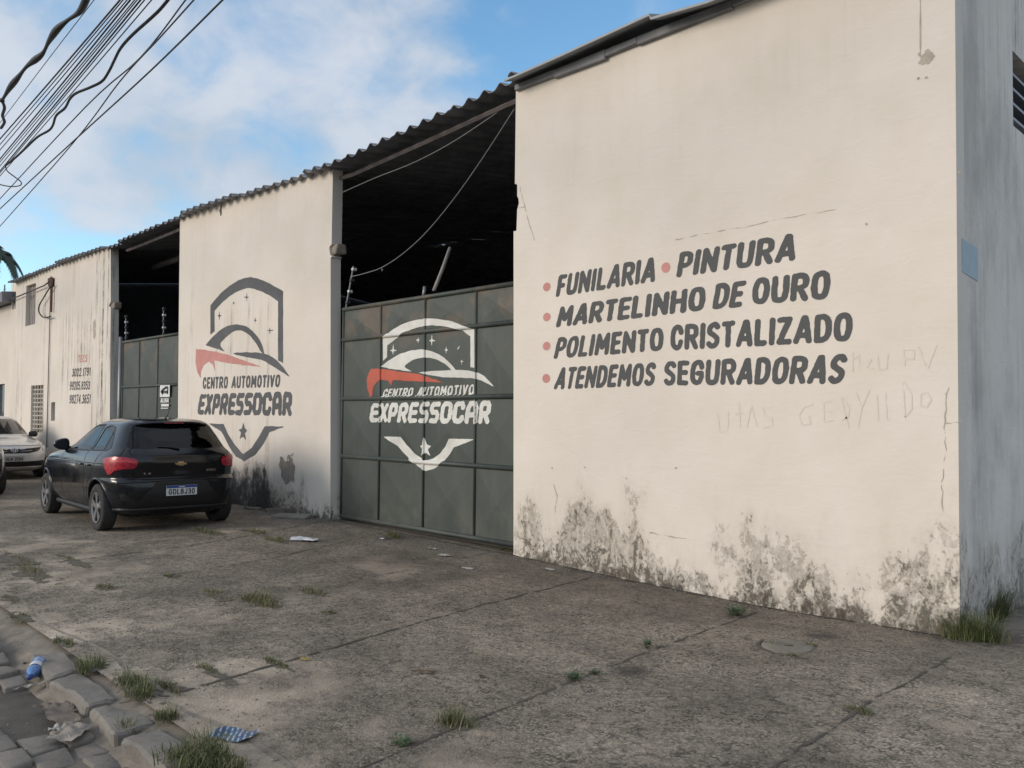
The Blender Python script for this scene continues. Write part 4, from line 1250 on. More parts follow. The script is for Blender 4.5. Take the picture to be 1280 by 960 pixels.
class Body:
    """stack of rounded plan outlines: x = along the car (rear axle 0), y = left, z = up"""
    def __init__(s, rear, front, width, nr=5.0, nf=4.0, m=5.5):
        s.xr, s.xf, s.w = pchip(rear), pchip(front), pchip(width)
        s.nr, s.nf, s.m = nr, nf, m
        s.ztop = width[-1][0]; s.zbot = width[0][0]
    def par(s, z):
        a, b = s.xr(z), s.xf(z)
        c = (a + b) / 2
        return c, max((b - a) / 2, .001), max(s.w(z), .001)
    def pt(s, th, z):
        c, a, w = s.par(z)
        co, si = math.cos(th), math.sin(th)
        nn = s.nr if co < 0 else s.nf
        return (c + a * math.copysign(abs(co) ** (2 / nn), co), w * math.copysign(abs(si) ** (2 / s.m), si), z)
    def side(s, x, z, off=.004, sg=1):
        c, a, w = s.par(z)
        X = (x - c) / a
        nn = s.nr if X < 0 else s.nf
        y = w * max(1 - min(abs(X), .9999) ** nn, 0) ** (1 / s.m)
        return (x, sg * (y + off), z)
    def end(s, y, z, off=.004, front=False):
        c, a, w = s.par(z)
        Y = min(abs(y) / w, .9999)
        nn = s.nf if front else s.nr
        x = a * max(1 - Y ** s.m, 0) ** (1 / nn)
        return (c + x + off, y, z) if front else (c - x - off, y, z)
    def corner(s, q, z, off=.004, sg=1, front=False):
        """wrap position: q = distance round the corner from the centreline, taken as an angle"""
        th = (math.pi - q) if not front else q
        p = s.pt(th, z); p2 = s.pt(th + .01, z); p1 = s.pt(th - .01, z)
        tx, ty = p2[0] - p1[0], p2[1] - p1[1]
        L = math.hypot(tx, ty) + 1e-9
        nx_, ny_ = ty / L, -tx / L
        return (p[0] + nx_ * off, sg * (p[1] + ny_ * off), z)
    def mesh(s, zs, nth=200):
        v, f = [], []
        ths = []
        # spend samples evenly along the outline
        fine = np.linspace(0, 2 * math.pi, 4001)
        P = np.array([s.pt(t_, .7)[:2] for t_ in fine])
        L = np.concatenate([[0], np.cumsum(np.hypot(*(np.diff(P, axis=0).T)))])
        ths = np.interp(np.linspace(0, L[-1], nth + 1)[:-1], L, fine)
        for z in zs:
            for t_ in ths: v.append(s.pt(t_, z))
        for i in range(len(zs) - 1):
            for k in range(nth):
                f.append((i * nth + k, i * nth + (k + 1) % nth, (i + 1) * nth + (k + 1) % nth, (i + 1) * nth + k))
        f.append(tuple(range(nth - 1, -1, -1)))
        f.append(tuple((len(zs) - 1) * nth + k for k in range(nth)))
        return v, f

def cut(o, cutter, op='DIFFERENCE'):
    md = o.modifiers.new('cut', 'BOOLEAN'); md.operation = op; md.object = cutter; md.solver = 'EXACT'
    bpy.context.view_layer.update()
    dg = bpy.context.evaluated_depsgraph_get()
    me = bpy.data.meshes.new_from_object(o.evaluated_get(dg))
    o.modifiers.remove(md)
    old = o.data; o.data = me; bpy.data.meshes.remove(old)
    cm = cutter.data
    bpy.data.objects.remove(cutter); bpy.data.meshes.remove(cm)

def wheel(parent, x, y, r, side, spokes=5):
    """tyre turned about the axle; alloy rim with split spokes"""
    s = side
    prof = [(r * .62, -.07), (r * .80, -.088), (r * .93, -.090), (r * .985, -.078), (r, -.055), (r, .055), (r * .985, .078), (r * .93, .090), (r * .80, .088), (r * .62, .07), (r * .60, 0), (r * .62, -.07)]
    mb = MB().lathe(prof, 40)
    mb.v = [(a + x, b + y, c + r) for a, b, c in mb.v]
    tyre = mb.build('wheel', M['tyre'], parent, True, True)
    b = MB().lathe([(r * .64, s * .080), (r * .66, s * .072), (r * .60, s * .070), (r * .58, s * .02), (0.02, s * .012)], 40)
    b.v = [(a + x, q + y, c + r) for a, q, c in b.v]
    b.build('wheel_well', M['rim_dark'], tyre, True, True)
    rb = MB().lathe([(r * .66, s * .075), (r * .655, s * .088), (r * .615, s * .086), (r * .60, s * .065)], 40)
    rb.lathe([(0, s * .082), (.055, s * .082), (.065, s * .07), (.065, s * .05)], 20)
    for k in range(spokes):
        for dd in (-.16, .16):
            a0 = 2 * math.pi * k / spokes + .3
            a1 = a0 + dd
            w0, w1 = .026, .020
            def P(rad, a, w, yy): return (rad * math.cos(a) - w * math.sin(a), yy, rad * math.sin(a) + w * math.cos(a))
            r0, r1 = .05, r * .635
            v = [P(r0, a0, -w0, s * .078), P(r0, a0, w0, s * .078), P(r1, a1, w1, s * .084), P(r1, a1, -w1, s * .084),
                 P(r0, a0, -w0, s * .045), P(r0, a0, w0, s * .045), P(r1, a1, w1, s * .05), P(r1, a1, -w1, s * .05)]
            rb.raw(v, [(0, 1, 2, 3), (4, 7, 6, 5), (0, 4, 5, 1), (1, 5, 6, 2), (2, 6, 7, 3), (3, 7, 4, 0)])
    rb.v = [(a + x, q + y, c + r) for a, q, c in rb.v]
    rb.build('rim', M['rim'], tyre, False, True)
    return tyre

def zlist(lo, hi, brk):
    z = list(np.arange(lo, brk, .0125))
    n_ = 26
    for k in range(n_ + 1):
        q = math.sin(math.pi / 2 * k / n_)
        z.append(brk + (hi - brk) * q)
    return z
def half(pts):  # mirrored outline in (y, z)
    return pts + [(-y, z) for y, z in reversed(pts)]

def build_hatch(name, label, loc, rz, mat, group=None, plate=True):
    car = thing(name, label, 'car', (0, 0, 0), 0, group)
    B = Body(
        rear=[(.19, -.40), (.24, -.52), (.30, -.585), (.40, -.635), (.52, -.655), (.64, -.650), (.675, -.635), (.70, -.600), (.80, -.612), (.90, -.622), (.98, -.612), (1.03, -.580), (1.07, -.545), (1.13, -.50), (1.20, -.445), (1.30, -.355), (1.38, -.29), (1.425, -.225), (1.45, -.12), (1.465, .08), (1.473, .30), (1.477, .58)],
        front=[(.19, 3.02), (.26, 3.20), (.40, 3.265), (.55, 3.275), (.68, 3.235), (.78, 3.17), (.86, 3.04), (.91, 2.82), (.955, 2.50), (.99, 2.22), (1.02, 2.06), (1.06, 1.93), (1.20, 1.60), (1.33, 1.28), (1.40, 1.06), (1.44, .90), (1.465, .74), (1.473, .68), (1.477, .62)],
        width=[(.19, .70), (.24, .775), (.32, .815), (.45, .850), (.58, .866), (.70, .870), (.80, .868), (.88, .860), (.95, .843), (.99, .820), (1.03, .783), (1.07, .748), (1.13, .715), (1.20, .678), (1.30, .628), (1.37, .585), (1.415, .53), (1.445, .45), (1.463, .34), (1.472, .20), (1.477, .02)], nr=6.5, nf=4.0, m=6.2)
    v, f = B.mesh(zlist(.19, 1.477, 1.38), 220)
    body = obj('body', v, f, mat, car, True, True)
    for ax in (0.0, 2.53):
        for sgn in (-1, 1):
            mb = MB().lathe([(0, sgn * .52), (.352, sgn * .52), (.352, sgn * 1.0), (0, sgn * 1.0)], 48)
            mb.v = [(a + ax, q, c + .315) for a, q, c in mb.v]
            cut(body, mb.build('cutter', mat, None, False, True))
    # hollow cabin: cut a smaller cabin out of the shell so the windows look into it
    Ci = Body(rear=[(.62, -.34), (.95, -.34), (1.05, -.46), (1.20, -.385), (1.36, -.25), (1.42, -.05)], front=[(.62, 1.75), (.95, 1.9), (1.02, 1.90), (1.20, 1.54), (1.36, 1.10), (1.42, .85)],
              width=[(.62, .72), (.90, .735), (1.0, .712), (1.2, .632), (1.33, .565), (1.38, .50), (1.42, .36)])
    v, f = Ci.mesh(list(np.linspace(.62, 1.42, 30)), 90)
    cut(body, obj('cutter', v, f, mat, None, False, True))
    def opening(poly_, ax):
        mb = MB().prism(poly_, -1, 1)
        return mb
    # windows: cut openings, then fit panes flush
    rearw = half([(.60, 1.075), (.625, 1.105), (.555, 1.27), (.50, 1.36), (.43, 1.392)])
    sidew_r = [(.50, 1.035), (.50, 1.06), (.47, 1.33), (.30, 1.365), (.08, 1.335), (-.05, 1.21), (-.15, 1.085), (-.09, 1.05)]
    sidew_f = [(1.50, 1.015), (1.68, 1.015), (1.62, 1.08), (1.42, 1.20), (1.18, 1.30), (.90, 1.36), (.575, 1.368), (.575, 1.03)]
    wind = half([(.66, 1.06), (.60, 1.17), (.52, 1.30), (.45, 1.385)])
    mb = MB().prism(rearw, -1.0, -.1); mb.v = [(b, a, c) for a, b, c in mb.v]
    cut(body, mb.build('cutter', mat, None, False, True))
    mb = MB().prism(wind, .75, 2.4); mb.v = [(b, a, c) for a, b, c in mb.v]
    cut(body, mb.build('cutter', mat, None, False, True))
    for sgn in (1, -1):
        for p in (sidew_r, sidew_f):
            cut(body, MB().prism(p, sgn * .4, sgn * 1.0).build('cutter', mat, None, False, True))
    body.data.polygons.foreach_set('use_smooth', [True] * len(body.data.polygons))
    if hasattr(body.data, 'set_sharp_from_angle'): body.data.set_sharp_from_angle(angle=R(32))
    grow = lambda P, k=1.02: [((x - sum(q[0] for q in P) / len(P)) * k + sum(q[0] for q in P) / len(P), (z - sum(q[1] for q in P) / len(P)) * k + sum(q[1] for q in P) / len(P)) for x, z in P]
    def pane(nm, P, sf, mt, **kw):
        o = paint_polys(nm, [P], .022, sf, mt, car, 0, 0, True, **kw)
        me = o.data
        q = sum(p.normal.dot(p.center - Vector((1.0, 0, .9))) for p in me.polygons)
        if q < 0: me.flip_normals()
        return o
    rear = lambda off: (lambda y, z: B.end(y, z, off))
    fr = lambda off: (lambda y, z: B.end(y, z, off, True))
    sd_ = lambda off, sg: (lambda x, z: B.side(x, z, off, sg))
    for o in (pane('rear_window', grow(rearw), rear(-.004), M['car_window']), pane('windscreen', grow(wind), fr(-.004), M['car_window'])):
        o.data.polygons.foreach_set('use_smooth', [True] * len(o.data.polygons))
    for sgn in (1, -1):
        for p in (sidew_r, sidew_f):
            o = pane('side_window', grow(p, 1.03), sd_(-.003, sgn), M['car_window'])
            o.data.polygons.foreach_set('use_smooth', [True] * len(o.data.polygons))
        # window rubbers and quarter-pane bar
        for p in (sidew_r, sidew_f):
            paint_lines('window_trim', [grow(p, 1.02) + [grow(p, 1.02)[0]]], .011, .011, sd_(.003, sgn), M['plastic_dark'], car, local=True)
        paint_lines('window_trim', [[(.045, 1.045), (.075, 1.34)]], .012, .01, sd_(.003, sgn), M['plastic_dark'], car, local=True)
        # door gaps, swage line, wheel-arch lip
        paint_lines('door_gap', [[(.535, .30), (.53, 1.02)], [(1.62, .40), (1.66, .70), (1.60, .98)], [(-.02, 1.02), (.12, .84), (.36, .60), (.45, .42), (.48, .30)], [(.48, .285), (1.60, .285)]], .0045, .006, sd_(.002, sgn), M['gap'], car, local=True)
        sw = MB()
        def ribbon(fn, a, b, zf, th, n_=40):
            pts = []
            for i in range(n_ + 1):
                x = a + (b - a) * i / n_
                pts.append(fn(x, zf(x)))
            return pts
        sw.tube(ribbon(lambda x, z: B.side(x, z, -.006, sgn), -.30, 2.2, lambda x: .885 - .04 * (x + .3) / 2.5, .01), .012, 8)
        sw.build('swage_line', mat, car, True, True)
        sill = MB()
        sill.tube([B.side(x, .235, -.012, sgn) for x in np.linspace(.40, 2.13, 14)], .045, 8)
        sill.build('sill', M['plastic_dark'], car, True, True)
        for ax in (0.0, 2.53):
            ar = MB()
            ar.tube([B.side(ax + .362 * math.cos(a), .315 + .362 * math.sin(a), -.004, sgn) for a in np.linspace(-.15, math.pi + .15, 26)], .016, 8)
            ar.build('wheel_arch', mat, car, True, True)
            wheel(car, ax, sgn * .765, .305, sgn)
        # handles
        for hx in (.60, -.02 + .30 - .02):
            hb = MB()
            p0 = B.side(hx, .84, .012, sgn); p1 = B.side(hx + .17, .84, .012, sgn)
            hb.tube([(p0[0] - .02, p0[1] - sgn * .02, .84), (p0[0] + .015, p0[1] + sgn * .012, .842), ((p0[0] + p1[0]) / 2, p0[1] + sgn * .018, .844), (p1[0] - .015, p1[1] + sgn * .012, .843), (p1[0] + .02, p1[1] - sgn * .02, .84)], [.010, .014, .015, .014, .010], 8)
            hb.build('door_handle', mat, car, True, True)
        # mirror
        p = B.side(1.66, 1.03, 0, sgn)
        bm = bmesh.new(); bmesh.ops.create_icosphere(bm, subdivisions=3, radius=1)
        for q in bm.verts:
            u = q.co.copy()
            yy = math.copysign(abs(u.y) ** .75, u.y); zz_ = math.copysign(abs(u.z) ** .7, u.z); xx_ = max(u.x, -.45)
            taper = 1 - .28 * yy * 1
            q.co = Vector((p[0] + xx_ * .085, p[1] + sgn * (.115 + yy * .105), 1.075 + zz_ * .082 * (taper if True else 1)))
        mv, mf = [tuple(q.co) for q in bm.verts], None
        bm.verts.index_update(); mf = [[q.index for q in fc.verts] for fc in bm.faces]; bm.free()
        mir = obj('mirror', mv, mf, mat, car, True, True)
        MB().tube([(p[0], p[1] - sgn * .03, 1.015), (p[0], p[1] + sgn * .09, 1.045)], .022, 8).build('mirror_arm', M['plastic_dark'], mir, True, True)
        # tail lamps wrap the corner
        lamp = [(.62, .87), (.70, .93), (.80, .985), (1.00, 1.005), (1.14, .992), (1.20, .975), (1.16, .93), (1.10, .85), (1.06, .80), (1.00, .80), (.92, .825), (.80, .835), (.68, .845)]
        yq = lambda q: q
        # param: angle about the rear half, from straight back (0) to the side (pi/2)
        def lam(q, z, off=.010): return B.corner(q, z, off, sgn)
        conv = []
        # given (s along, z) with s measured as y on the back then wrapping; map to angle
        def s2th(s):
            fine = np.linspace(0, math.pi / 2, 900)
            P = np.array([B.pt(math.pi - t_, .9)[:2] for t_ in fine])
            L = np.concatenate([[0], np.cumsum(np.hypot(*(np.diff(P, axis=0).T)))])
            return float(np.interp(s, L, fine))
        tb = np.linspace(0, 1.6, 200); ta = [s2th(q) for q in tb]
        smap = lambda s: float(np.interp(s, tb, ta))
        Lp = [(.555, .845), (.535, .90), (.565, .95), (.68, .972), (.88, .980), (1.04, .965), (1.11, .945), (1.03, .87), (.96, .80), (.90, .745), (.855, .755), (.80, .80), (.70, .822), (.58, .828)]
        lo = paint_polys('tail_light', [Lp], .014, lambda s, z: lam(smap(s), z, .014), M['lamp_red'], car, 0, 0, True)
        lo.data.polygons.foreach_set('use_smooth', [True] * len(lo.data.polygons))
        core = [(.55, .915), (.66, .938), (.90, .938), (.93, .915), (.68, .912), (.56, .89)]
        paint_polys('lamp_core', [core], .012, lambda s, z: lam(smap(s), z, .018), M['lamp_red2'], lo, 0, 0, True)
        # headlamps
        fth = lambda s: s
        Hp = [(.45, .68), (.50, .76), (.66, .80), (.86, .86), (.98, .88), (.95, .80), (.80, .72), (.62, .67)]
        fine = np.linspace(0, math.pi / 2, 400)
        Pf = np.array([B.pt(t_, .75)[:2] for t_ in fine]); Lf = np.concatenate([[0], np.cumsum(np.hypot(*(np.diff(Pf, axis=0).T)))])
        paint_polys('headlight', [Hp], .02, lambda s, z: B.corner(float(np.interp(s, Lf, fine)), z, .008, sgn, True), M['lamp_clear'], car, 0, 0, True)
        # rear bumper reflector slot
        paint_polys('bumper_vent', [[(.56, .40), (.74, .43), (.76, .50), (.70, .52), (.60, .44)]], .012, lambda s, z: lam(smap(s), z, .004), M['plastic_dark'], car, 0, 0, True)
    # spoiler lip on the roof's rear edge
    sp = MB()
    for i in range(2): pass
    ys_ = np.linspace(-.47, .47, 25)
    v, f = [], []
    for i, y in enumerate(ys_):
        dz_ = -.03 * (abs(y) / .47) ** 4
        xk = -.12 + .05 * (abs(y) / .47) ** 2
        prof = [(xk + .12, 1.438 + dz_ + .014), (-.30 + .075 * (abs(y) / .47) ** 4, 1.430 + dz_), (-.355 + .075 * (abs(y) / .47) ** 4, 1.414 + dz_), (-.345 + .075 * (abs(y) / .47) ** 4, 1.395 + dz_), (-.22, 1.392 + dz_)]
        v += [(a, y, c) for a, c in prof]
        if i:
            k = (i - 1) * 5
            for j in range(4): f.append((k + j, k + j + 1, k + j + 6, k + j + 5))
    f.append((0, 1, 2, 3, 4)); f.append(tuple(reversed([len(ys_) * 5 - 5 + j for j in range(5)])))
    spo = obj('spoiler', v, f, mat, car, True, True)
    MB().box((-.352, -.13, 1.398), (-.340, .13, 1.410)).build('brake_light', M['lamp_red'], spo, False, True)
    # aerial, wiper
    MB().tube([(-.02, 0, 1.455), (-.10, 0, 1.50), (-.20, 0, 1.60)], [.012, .005, .003], 6).build('aerial', M['plastic_dark'], car, True, True)
    wp = [B.end(y, z, .012) for y, z in ((0, 1.06), (.12, 1.09), (.26, 1.10))]
    MB().tube(wp, [.016, .010, .008], 6).build('wiper', M['plastic_dark'], car, True, True)
    # tailgate seams, plate recess, bumper step
    rs = rear(.002)
    paint_lines('tailgate_gap', [[(-.60, .82), (-.585, .72), (-.50, .685), (.50, .685), (.585, .72), (.60, .82)], [(-.74, .975), (-.65, 1.07)], [(.74, .975), (.65, 1.07)]], .0045, .006, rs, M['gap'], car, local=True)
    paint_lines('tailgate_crease', [[(-.46, .93), (-.25, .965), (.25, .965), (.46, .93)]], .006, .006, rear(.003), mat, car, local=True)
    paint_polys('bumper_insert', [half([(.62, .27), (.66, .40), (.52, .42), (.30, .66), (.0, .665)])], .02, rear(.004), M['plastic_dark'], car, 0, 0, True)
    mb = MB().tube([B.end(y, .665 - .02 * (abs(y) / .8) ** 2, -.004) for y in np.linspace(-.80, .80, 30)], .014, 8)
    mb.build('bumper_step', mat, car, True, True)
    MB().tube([B.end(y, .30, -.004) for y in np.linspace(-.74, .74, 24)], .026, 8).build('bumper_lip', M['plastic_dark'], car, True, True)
    # badge: gold bow-tie with chrome rim; small trim letters
    bt = [(-.028, .020), (.034, .020), (.030, .010), (.068, .010), (.056, -.012), (.026, -.012), (.028, -.022), (-.034, -.022), (-.030, -.012), (-.068, -.012), (-.056, .010), (-.026, .010)]
    bg_ = lambda k: [(y * k, .875 + z * k) for y, z in bt]
    bo = paint_polys('badge', [bg_(1.22)], .004, rear(.008), M['chrome'], car, 0, 0, True)
    paint_polys('badge_core', [bg_(.98)], .004, rear(.011), M['gold'], bo, 0, 0, True)
    rsurf = lambda u, w_: B.end(-u, w_, .006)      # u to the right as seen from behind
    lettering('1.4', [(-.47, .745), (-.465, .775), (-.375, .745), (-.37, .775)], rsurf, M['chrome'], car, FONT, .10, .08, 1 / 16, local=True, name='trim_badge')
    lettering('ONIX', [(.34, .765), (.345, .795), (.47, .765), (.475, .795)], rsurf, M['chrome'], car, FONT, .10, .1, 1 / 16, local=True, name='trim_badge')
    if plate:
        x = B.end(0, .53, 0)[0] - .012
        pl = MB().box((x - .006, -.20, .465), (x, .20, .595)).build('licence_plate', M['plate_white'], car, False, True)
        MB().box((x - .008, -.198, .562), (x - .0065, .198, .5935)).build('plate_band', M['plate_blue'], pl, False, True)
        MB().box((x - .0085, -.04, .572), (x - .0082, .04, .582)).build('plate_text', M['plate_white'], pl, False, True)
        ps = lambda u, w_: (x - .0085, -u, w_)
        lettering('GDL8J30', [(-.17, .478), (-.17, .552), (.17, .478), (.17, .552)], ps, M['ink'], pl, FONT, .085, .13, 1 / 20, local=True)
    # cabin: seats with headrests, dashboard, dark floor pan under the body
    for (sx_, sy) in ((.95, .36), (.95, -.36), (.12, .36), (.12, -.36)):
        sb = MB()
        sb.box((sx_ - .06, sy - .23, .60), (sx_ + .08, sy + .23, 1.10), 0, .05)
        sb.box((sx_ - .07, sy - .12, 1.12), (sx_ + .03, sy + .12, 1.27), 0, .035)
        sb.build('seat', M['seat'], car, True, True)
    MB().box((-.36, -.64, .90), (-.02, .64, .93)).build('parcel_shelf', M['seat'], car, False, True)
    MB().box((1.45, -.66, .70), (1.80, .66, .95), 0, .06).build('dashboard', M['seat'], car, False, True)
    ub = MB().box((.42, -.62, .20), (2.10, .62, .30))
    ub.box((-.45, -.50, .22), (.42, .50, .45)); ub.box((2.10, -.50, .22), (2.9, .50, .50))
    ub.build('underbody', M['rim_dark'], car, False, True)
    car.location = loc; car.rotation_euler = (0, 0, rz)
    return car

CARX, CARY = -11.50, -1.93
HEAD = math.pi - R(2.0)
bc = build_hatch('parked_hatchback', 'shiny black hatchback with red tail lights parked on the forecourt seen from behind', (CARX, CARY, gz(CARX, CARY) - .01), HEAD, M['car_black'])
#PART4
def build_sedan(name, label, loc, rz, mat):
    car = thing(name, label, 'car', (0, 0, 0), 0)
    B = Body(
        rear=[(.19, -.70), (.26, -.85), (.45, -.95), (.65, -.96), (.80, -.94), (.92, -.90), (.99, -.84), (1.02, -.60), (1.05, -.42), (1.15, -.24), (1.28, .02), (1.38, .26), (1.43, .48), (1.455, .80), (1.463, 1.05)],
        front=[(.19, 3.22), (.26, 3.42), (.42, 3.52), (.56, 3.53), (.70, 3.49), (.78, 3.38), (.83, 3.22), (.88, 2.95), (.92, 2.65), (.955, 2.38), (.985, 2.25), (1.02, 2.16), (1.15, 1.90), (1.28, 1.62), (1.38, 1.38), (1.43, 1.22), (1.455, 1.12), (1.463, 1.08)],
        width=[(.19, .74), (.26, .81), (.42, .855), (.58, .872), (.74, .868), (.84, .855), (.90, .832), (.95, .80), (1.0, .765), (1.12, .71), (1.25, .652), (1.34, .605), (1.40, .54), (1.435, .44), (1.455, .28), (1.463, .02)], nr=4.5, nf=3.2, m=5)
    v, f = B.mesh(zlist(.19, 1.463, 1.37), 180)
    body = obj('body', v, f, mat, car, True, True)
    for ax in (0.0, 2.6):
        for sgn in (-1, 1):
            mb = MB().lathe([(0, sgn * .55), (.345, sgn * .55), (.345, sgn * 1.0), (0, sgn * 1.0)], 40)
            mb.v = [(a + ax, q, c + .315) for a, q, c in mb.v]
            cut(body, mb.build('cutter', mat, None, False, True))
    body.data.polygons.foreach_set('use_smooth', [True] * len(body.data.polygons))
    if hasattr(body.data, 'set_sharp_from_angle'): body.data.set_sharp_from_angle(angle=R(32))
    fr = lambda off: (lambda y, z: B.end(y, z, off, True))
    def pp(nm, P, sf, mt, par=None, step=.015, smooth=True):
        o = paint_polys(nm, [P], step, sf, mt, par or car, 0, 0, True)
        if o and smooth: o.data.polygons.foreach_set('use_smooth', [True] * len(o.data.polygons))
        return o
    pp('windscreen', half([(.66, 1.025), (.60, 1.17), (.53, 1.30), (.46, 1.385)]), fr(.004), M['car_glass'])
    rw_ = half([(.60, 1.07), (.52, 1.25), (.45, 1.36)])
    pp('rear_window', rw_, lambda y, z: B.end(y, z, .004), M['car_glass'])
    # grille of two dark wings, chrome brow, emblem ring
    pp('grille', [(-.60, .745), (-.30, .735), (-.12, .715), (.12, .715), (.30, .735), (.60, .745), (.50, .66), (.30, .615), (-.30, .615), (-.50, .66)], fr(.004), M['plastic_dark'])
    for sgn in (1, -1):
        MB().tube([B.end(sgn * y, z, .006, True) for y, z in ((.13, .70), (.3, .728), (.45, .742), (.61, .755))], .012, 8).build('chrome_bar', M['chrome'], car, True, True)
        MB().tube([B.end(sgn * y, z, .006, True) for y, z in ((.13, .66), (.3, .668), (.5, .685))], .006, 8).build('chrome_bar', M['chrome'], car, True, True)
        fine = np.linspace(0, math.pi / 2, 400)
        Pf = np.array([B.pt(t_, .72)[:2] for t_ in fine]); Lf = np.concatenate([[0], np.cumsum(np.hypot(*(np.diff(Pf, axis=0).T)))])
        pp('headlight', [(.64, .66), (.66, .745), (.80, .79), (.98, .83), (1.12, .85), (1.10, .79), (.98, .71), (.82, .655)], lambda s, z: B.corner(float(np.interp(s, Lf, fine)), z, .008, sgn, True), M['lamp_clear'])
        pp('side_window', [(-.10, 1.0), (.10, 1.22), (.38, 1.35), (.9, 1.375), (1.30, 1.33), (1.62, 1.18), (1.85, 1.0)], lambda x, z: B.side(x, z, .004, sgn), M['car_glass'])
        p = B.side(1.86, .99, 0, sgn)
        bm = bmesh.new(); bmesh.ops.create_icosphere(bm, subdivisions=3, radius=1)
        for q in bm.verts:
            u = q.co.copy()
            q.co = Vector((p[0] + max(u.x, -.45) * .085, p[1] + sgn * (.11 + math.copysign(abs(u.y) ** .75, u.y) * .10), 1.02 + math.copysign(abs(u.z) ** .7, u.z) * .075))
        bm.verts.index_update()
        mv, mf = [tuple(q.co) for q in bm.verts], [[q.index for q in fc.verts] for fc in bm.faces]; bm.free()
        mir = obj('mirror', mv, mf, M['plastic_dark'], car, True, True)
        MB().tube([(p[0], p[1] - sgn * .03, .97), (p[0], p[1] + sgn * .08, .985)], .022, 8).build('mirror_arm', M['plastic_dark'], mir, True, True)
        for ax in (0.0, 2.6): wheel(car, ax, sgn * .765, .305, sgn)
    em = MB()
    rx = lambda a, ry, rz_: B.end(ry * math.cos(a), .69 + rz_ * math.sin(a), .016, True)
    for ry, rz_ in ((.068, .048), (.026, .044)):
        em.tube([rx(a, ry, rz_) for a in np.linspace(0, 2 * math.pi, 28)], .007, 6, False)
    em.tube([B.end(.045 * math.cos(a), .705 + .018 * math.sin(a), .016, True) for a in np.linspace(0, 2 * math.pi, 22)], .006, 6, False)
    em.build('badge', M['chrome'], car, True, True)
    pp('bumper_intake', half([(.66, .30), (.72, .42), (.60, .44), (.30, .43)]), fr(.004), M['plastic_dark'])
    MB().tube([B.end(y, .30, .004, True) for y in np.linspace(-.66, .66, 22)], .012, 8).build('bumper_strip', M['chrome'], car, True, True)
    paint_lines('bonnet_gap', [[(-.80, .80), (-.55, .785), (.55, .785), (.80, .80)]], .005, .006, fr(.002), M['gap'], car, local=True)
    x = B.end(0, .48, 0, True)[0] + .012
    pl = MB().box((x, -.20, .43), (x + .006, .20, .56)).build('licence_plate', M['plate_grey'], car, False, True)
    lettering('HLW 0294', [(-.17, .445), (-.17, .525), (.17, .445), (.17, .525)], lambda u, w_: (x + .0085, u, w_), M['ink'], pl, FONT, .085, .1, 1 / 18, local=True)
    wp = [B.end(y, z, .012, True) for y, z in ((-.45, 1.03), (-.1, 1.05), (.2, 1.07))]
    MB().tube(wp, .009, 6).build('wiper', M['plastic_dark'], car, True, True)
    MB().box((-.5, -.55, .2), (3.0, .55, .42)).build('underbody', M['rim_dark'], car, False, True)
    car.location = loc; car.rotation_euler = (0, 0, rz)
    return car
build_sedan('parked_sedan', 'silver white sedan facing the street corner, half hidden behind the black hatchback', (-25.03, -1.32, gz(-25, -1.3)), 0.0, M['car_silver'])

def copy_tree(o, parent=None, skip=()):
    c = o.copy(); C.objects.link(c)
    if parent is not None: c.parent = parent
    for ch in list(o.children):
        if ch.name.split('.')[0] in skip: continue
        copy_tree(ch, c, skip)
    return c
dc = copy_tree(bc, None, ('licence_plate', 'trim_badge', 'badge', 'aerial'))
dc.location = (-20.56, -3.20, gz(-20, -3.2)); dc.rotation_euler = (0, 0, 0)
dc['label'] = 'dark car cut by the left edge of the photo, only its front corner in view'
for ch in dc.children_recursive:
    if ch.material_slots and ch.material_slots[0].material == M['car_black']:
        ch.material_slots[0].link = 'OBJECT'; ch.material_slots[0].material = M['car_dark']

# ------------------------------------------------------------------ neighbour's house, palm
NX0 = -46.0
nb = thing('neighbour_house', 'plain whitewashed house past the far end of the garage, cut by the photo edge', 'house', ((NX0 + XL) / 2, 5, 0))
nz = at(6, 383, .05).z
wx0, wx1 = at(-9, 500, .05).x, at(5.5, 500, .05).x
wz0_, wz1_ = at(2, 521, .05).z, at(2, 480, .05).z
MB().prism([(NX0, -.2), (XL - .02, -.2), (XL - .02, nz), (NX0, nz)], .05, .3, [[(wx0, wz0_), (wx1, wz0_), (wx1, wz1_), (wx0, wz1_)]]).build('wall', M['wall_n'], nb)
MB().box((NX0, .31, -.2), (XL - .03, 9.5, nz - .02)).build('rear_volume', M['wall_n'], nb)
MB().box((wx0 - .02, .18, wz0_ - .02), (wx1 + .02, .24, wz1_ + .02)).build('window', M['glass_dark'], nb)
ro = at(10.5, 375, -.25)
rb_ = MB().raw([(NX0, -.3, nz + .004), (XL - .03, -.3, nz + .004), (XL - .03, 9.5, nz + 1.0), (NX0, 9.5, nz + 1.0), (NX0, -.3, nz + .30), (XL - .03, -.3, nz + .30), (XL - .03, 9.5, nz + 1.3), (NX0, 9.5, nz + 1.3)],
               [(0, 3, 2, 1), (4, 5, 6, 7), (0, 1, 5, 4), (1, 2, 6, 5), (2, 3, 7, 6), (3, 0, 4, 7)])
rb_.build('roof', M['asbestos'], nb)
an = at(5.5, 370, 0.6); at_ = at(5.5, 356, .6)
anm = MB().tube([(an.x, .6, nz + .25), (an.x, .6, at_.z)], .022, 6)
for q in (.15, .35, .55): anm.tube([(an.x - .12, .6, at_.z - q), (an.x + .12, .6, at_.z - q)], .014, 5)
tag(anm.build('roof_antenna', M['steel']), 'thin aerial mast on the neighbouring house roof', 'antenna')

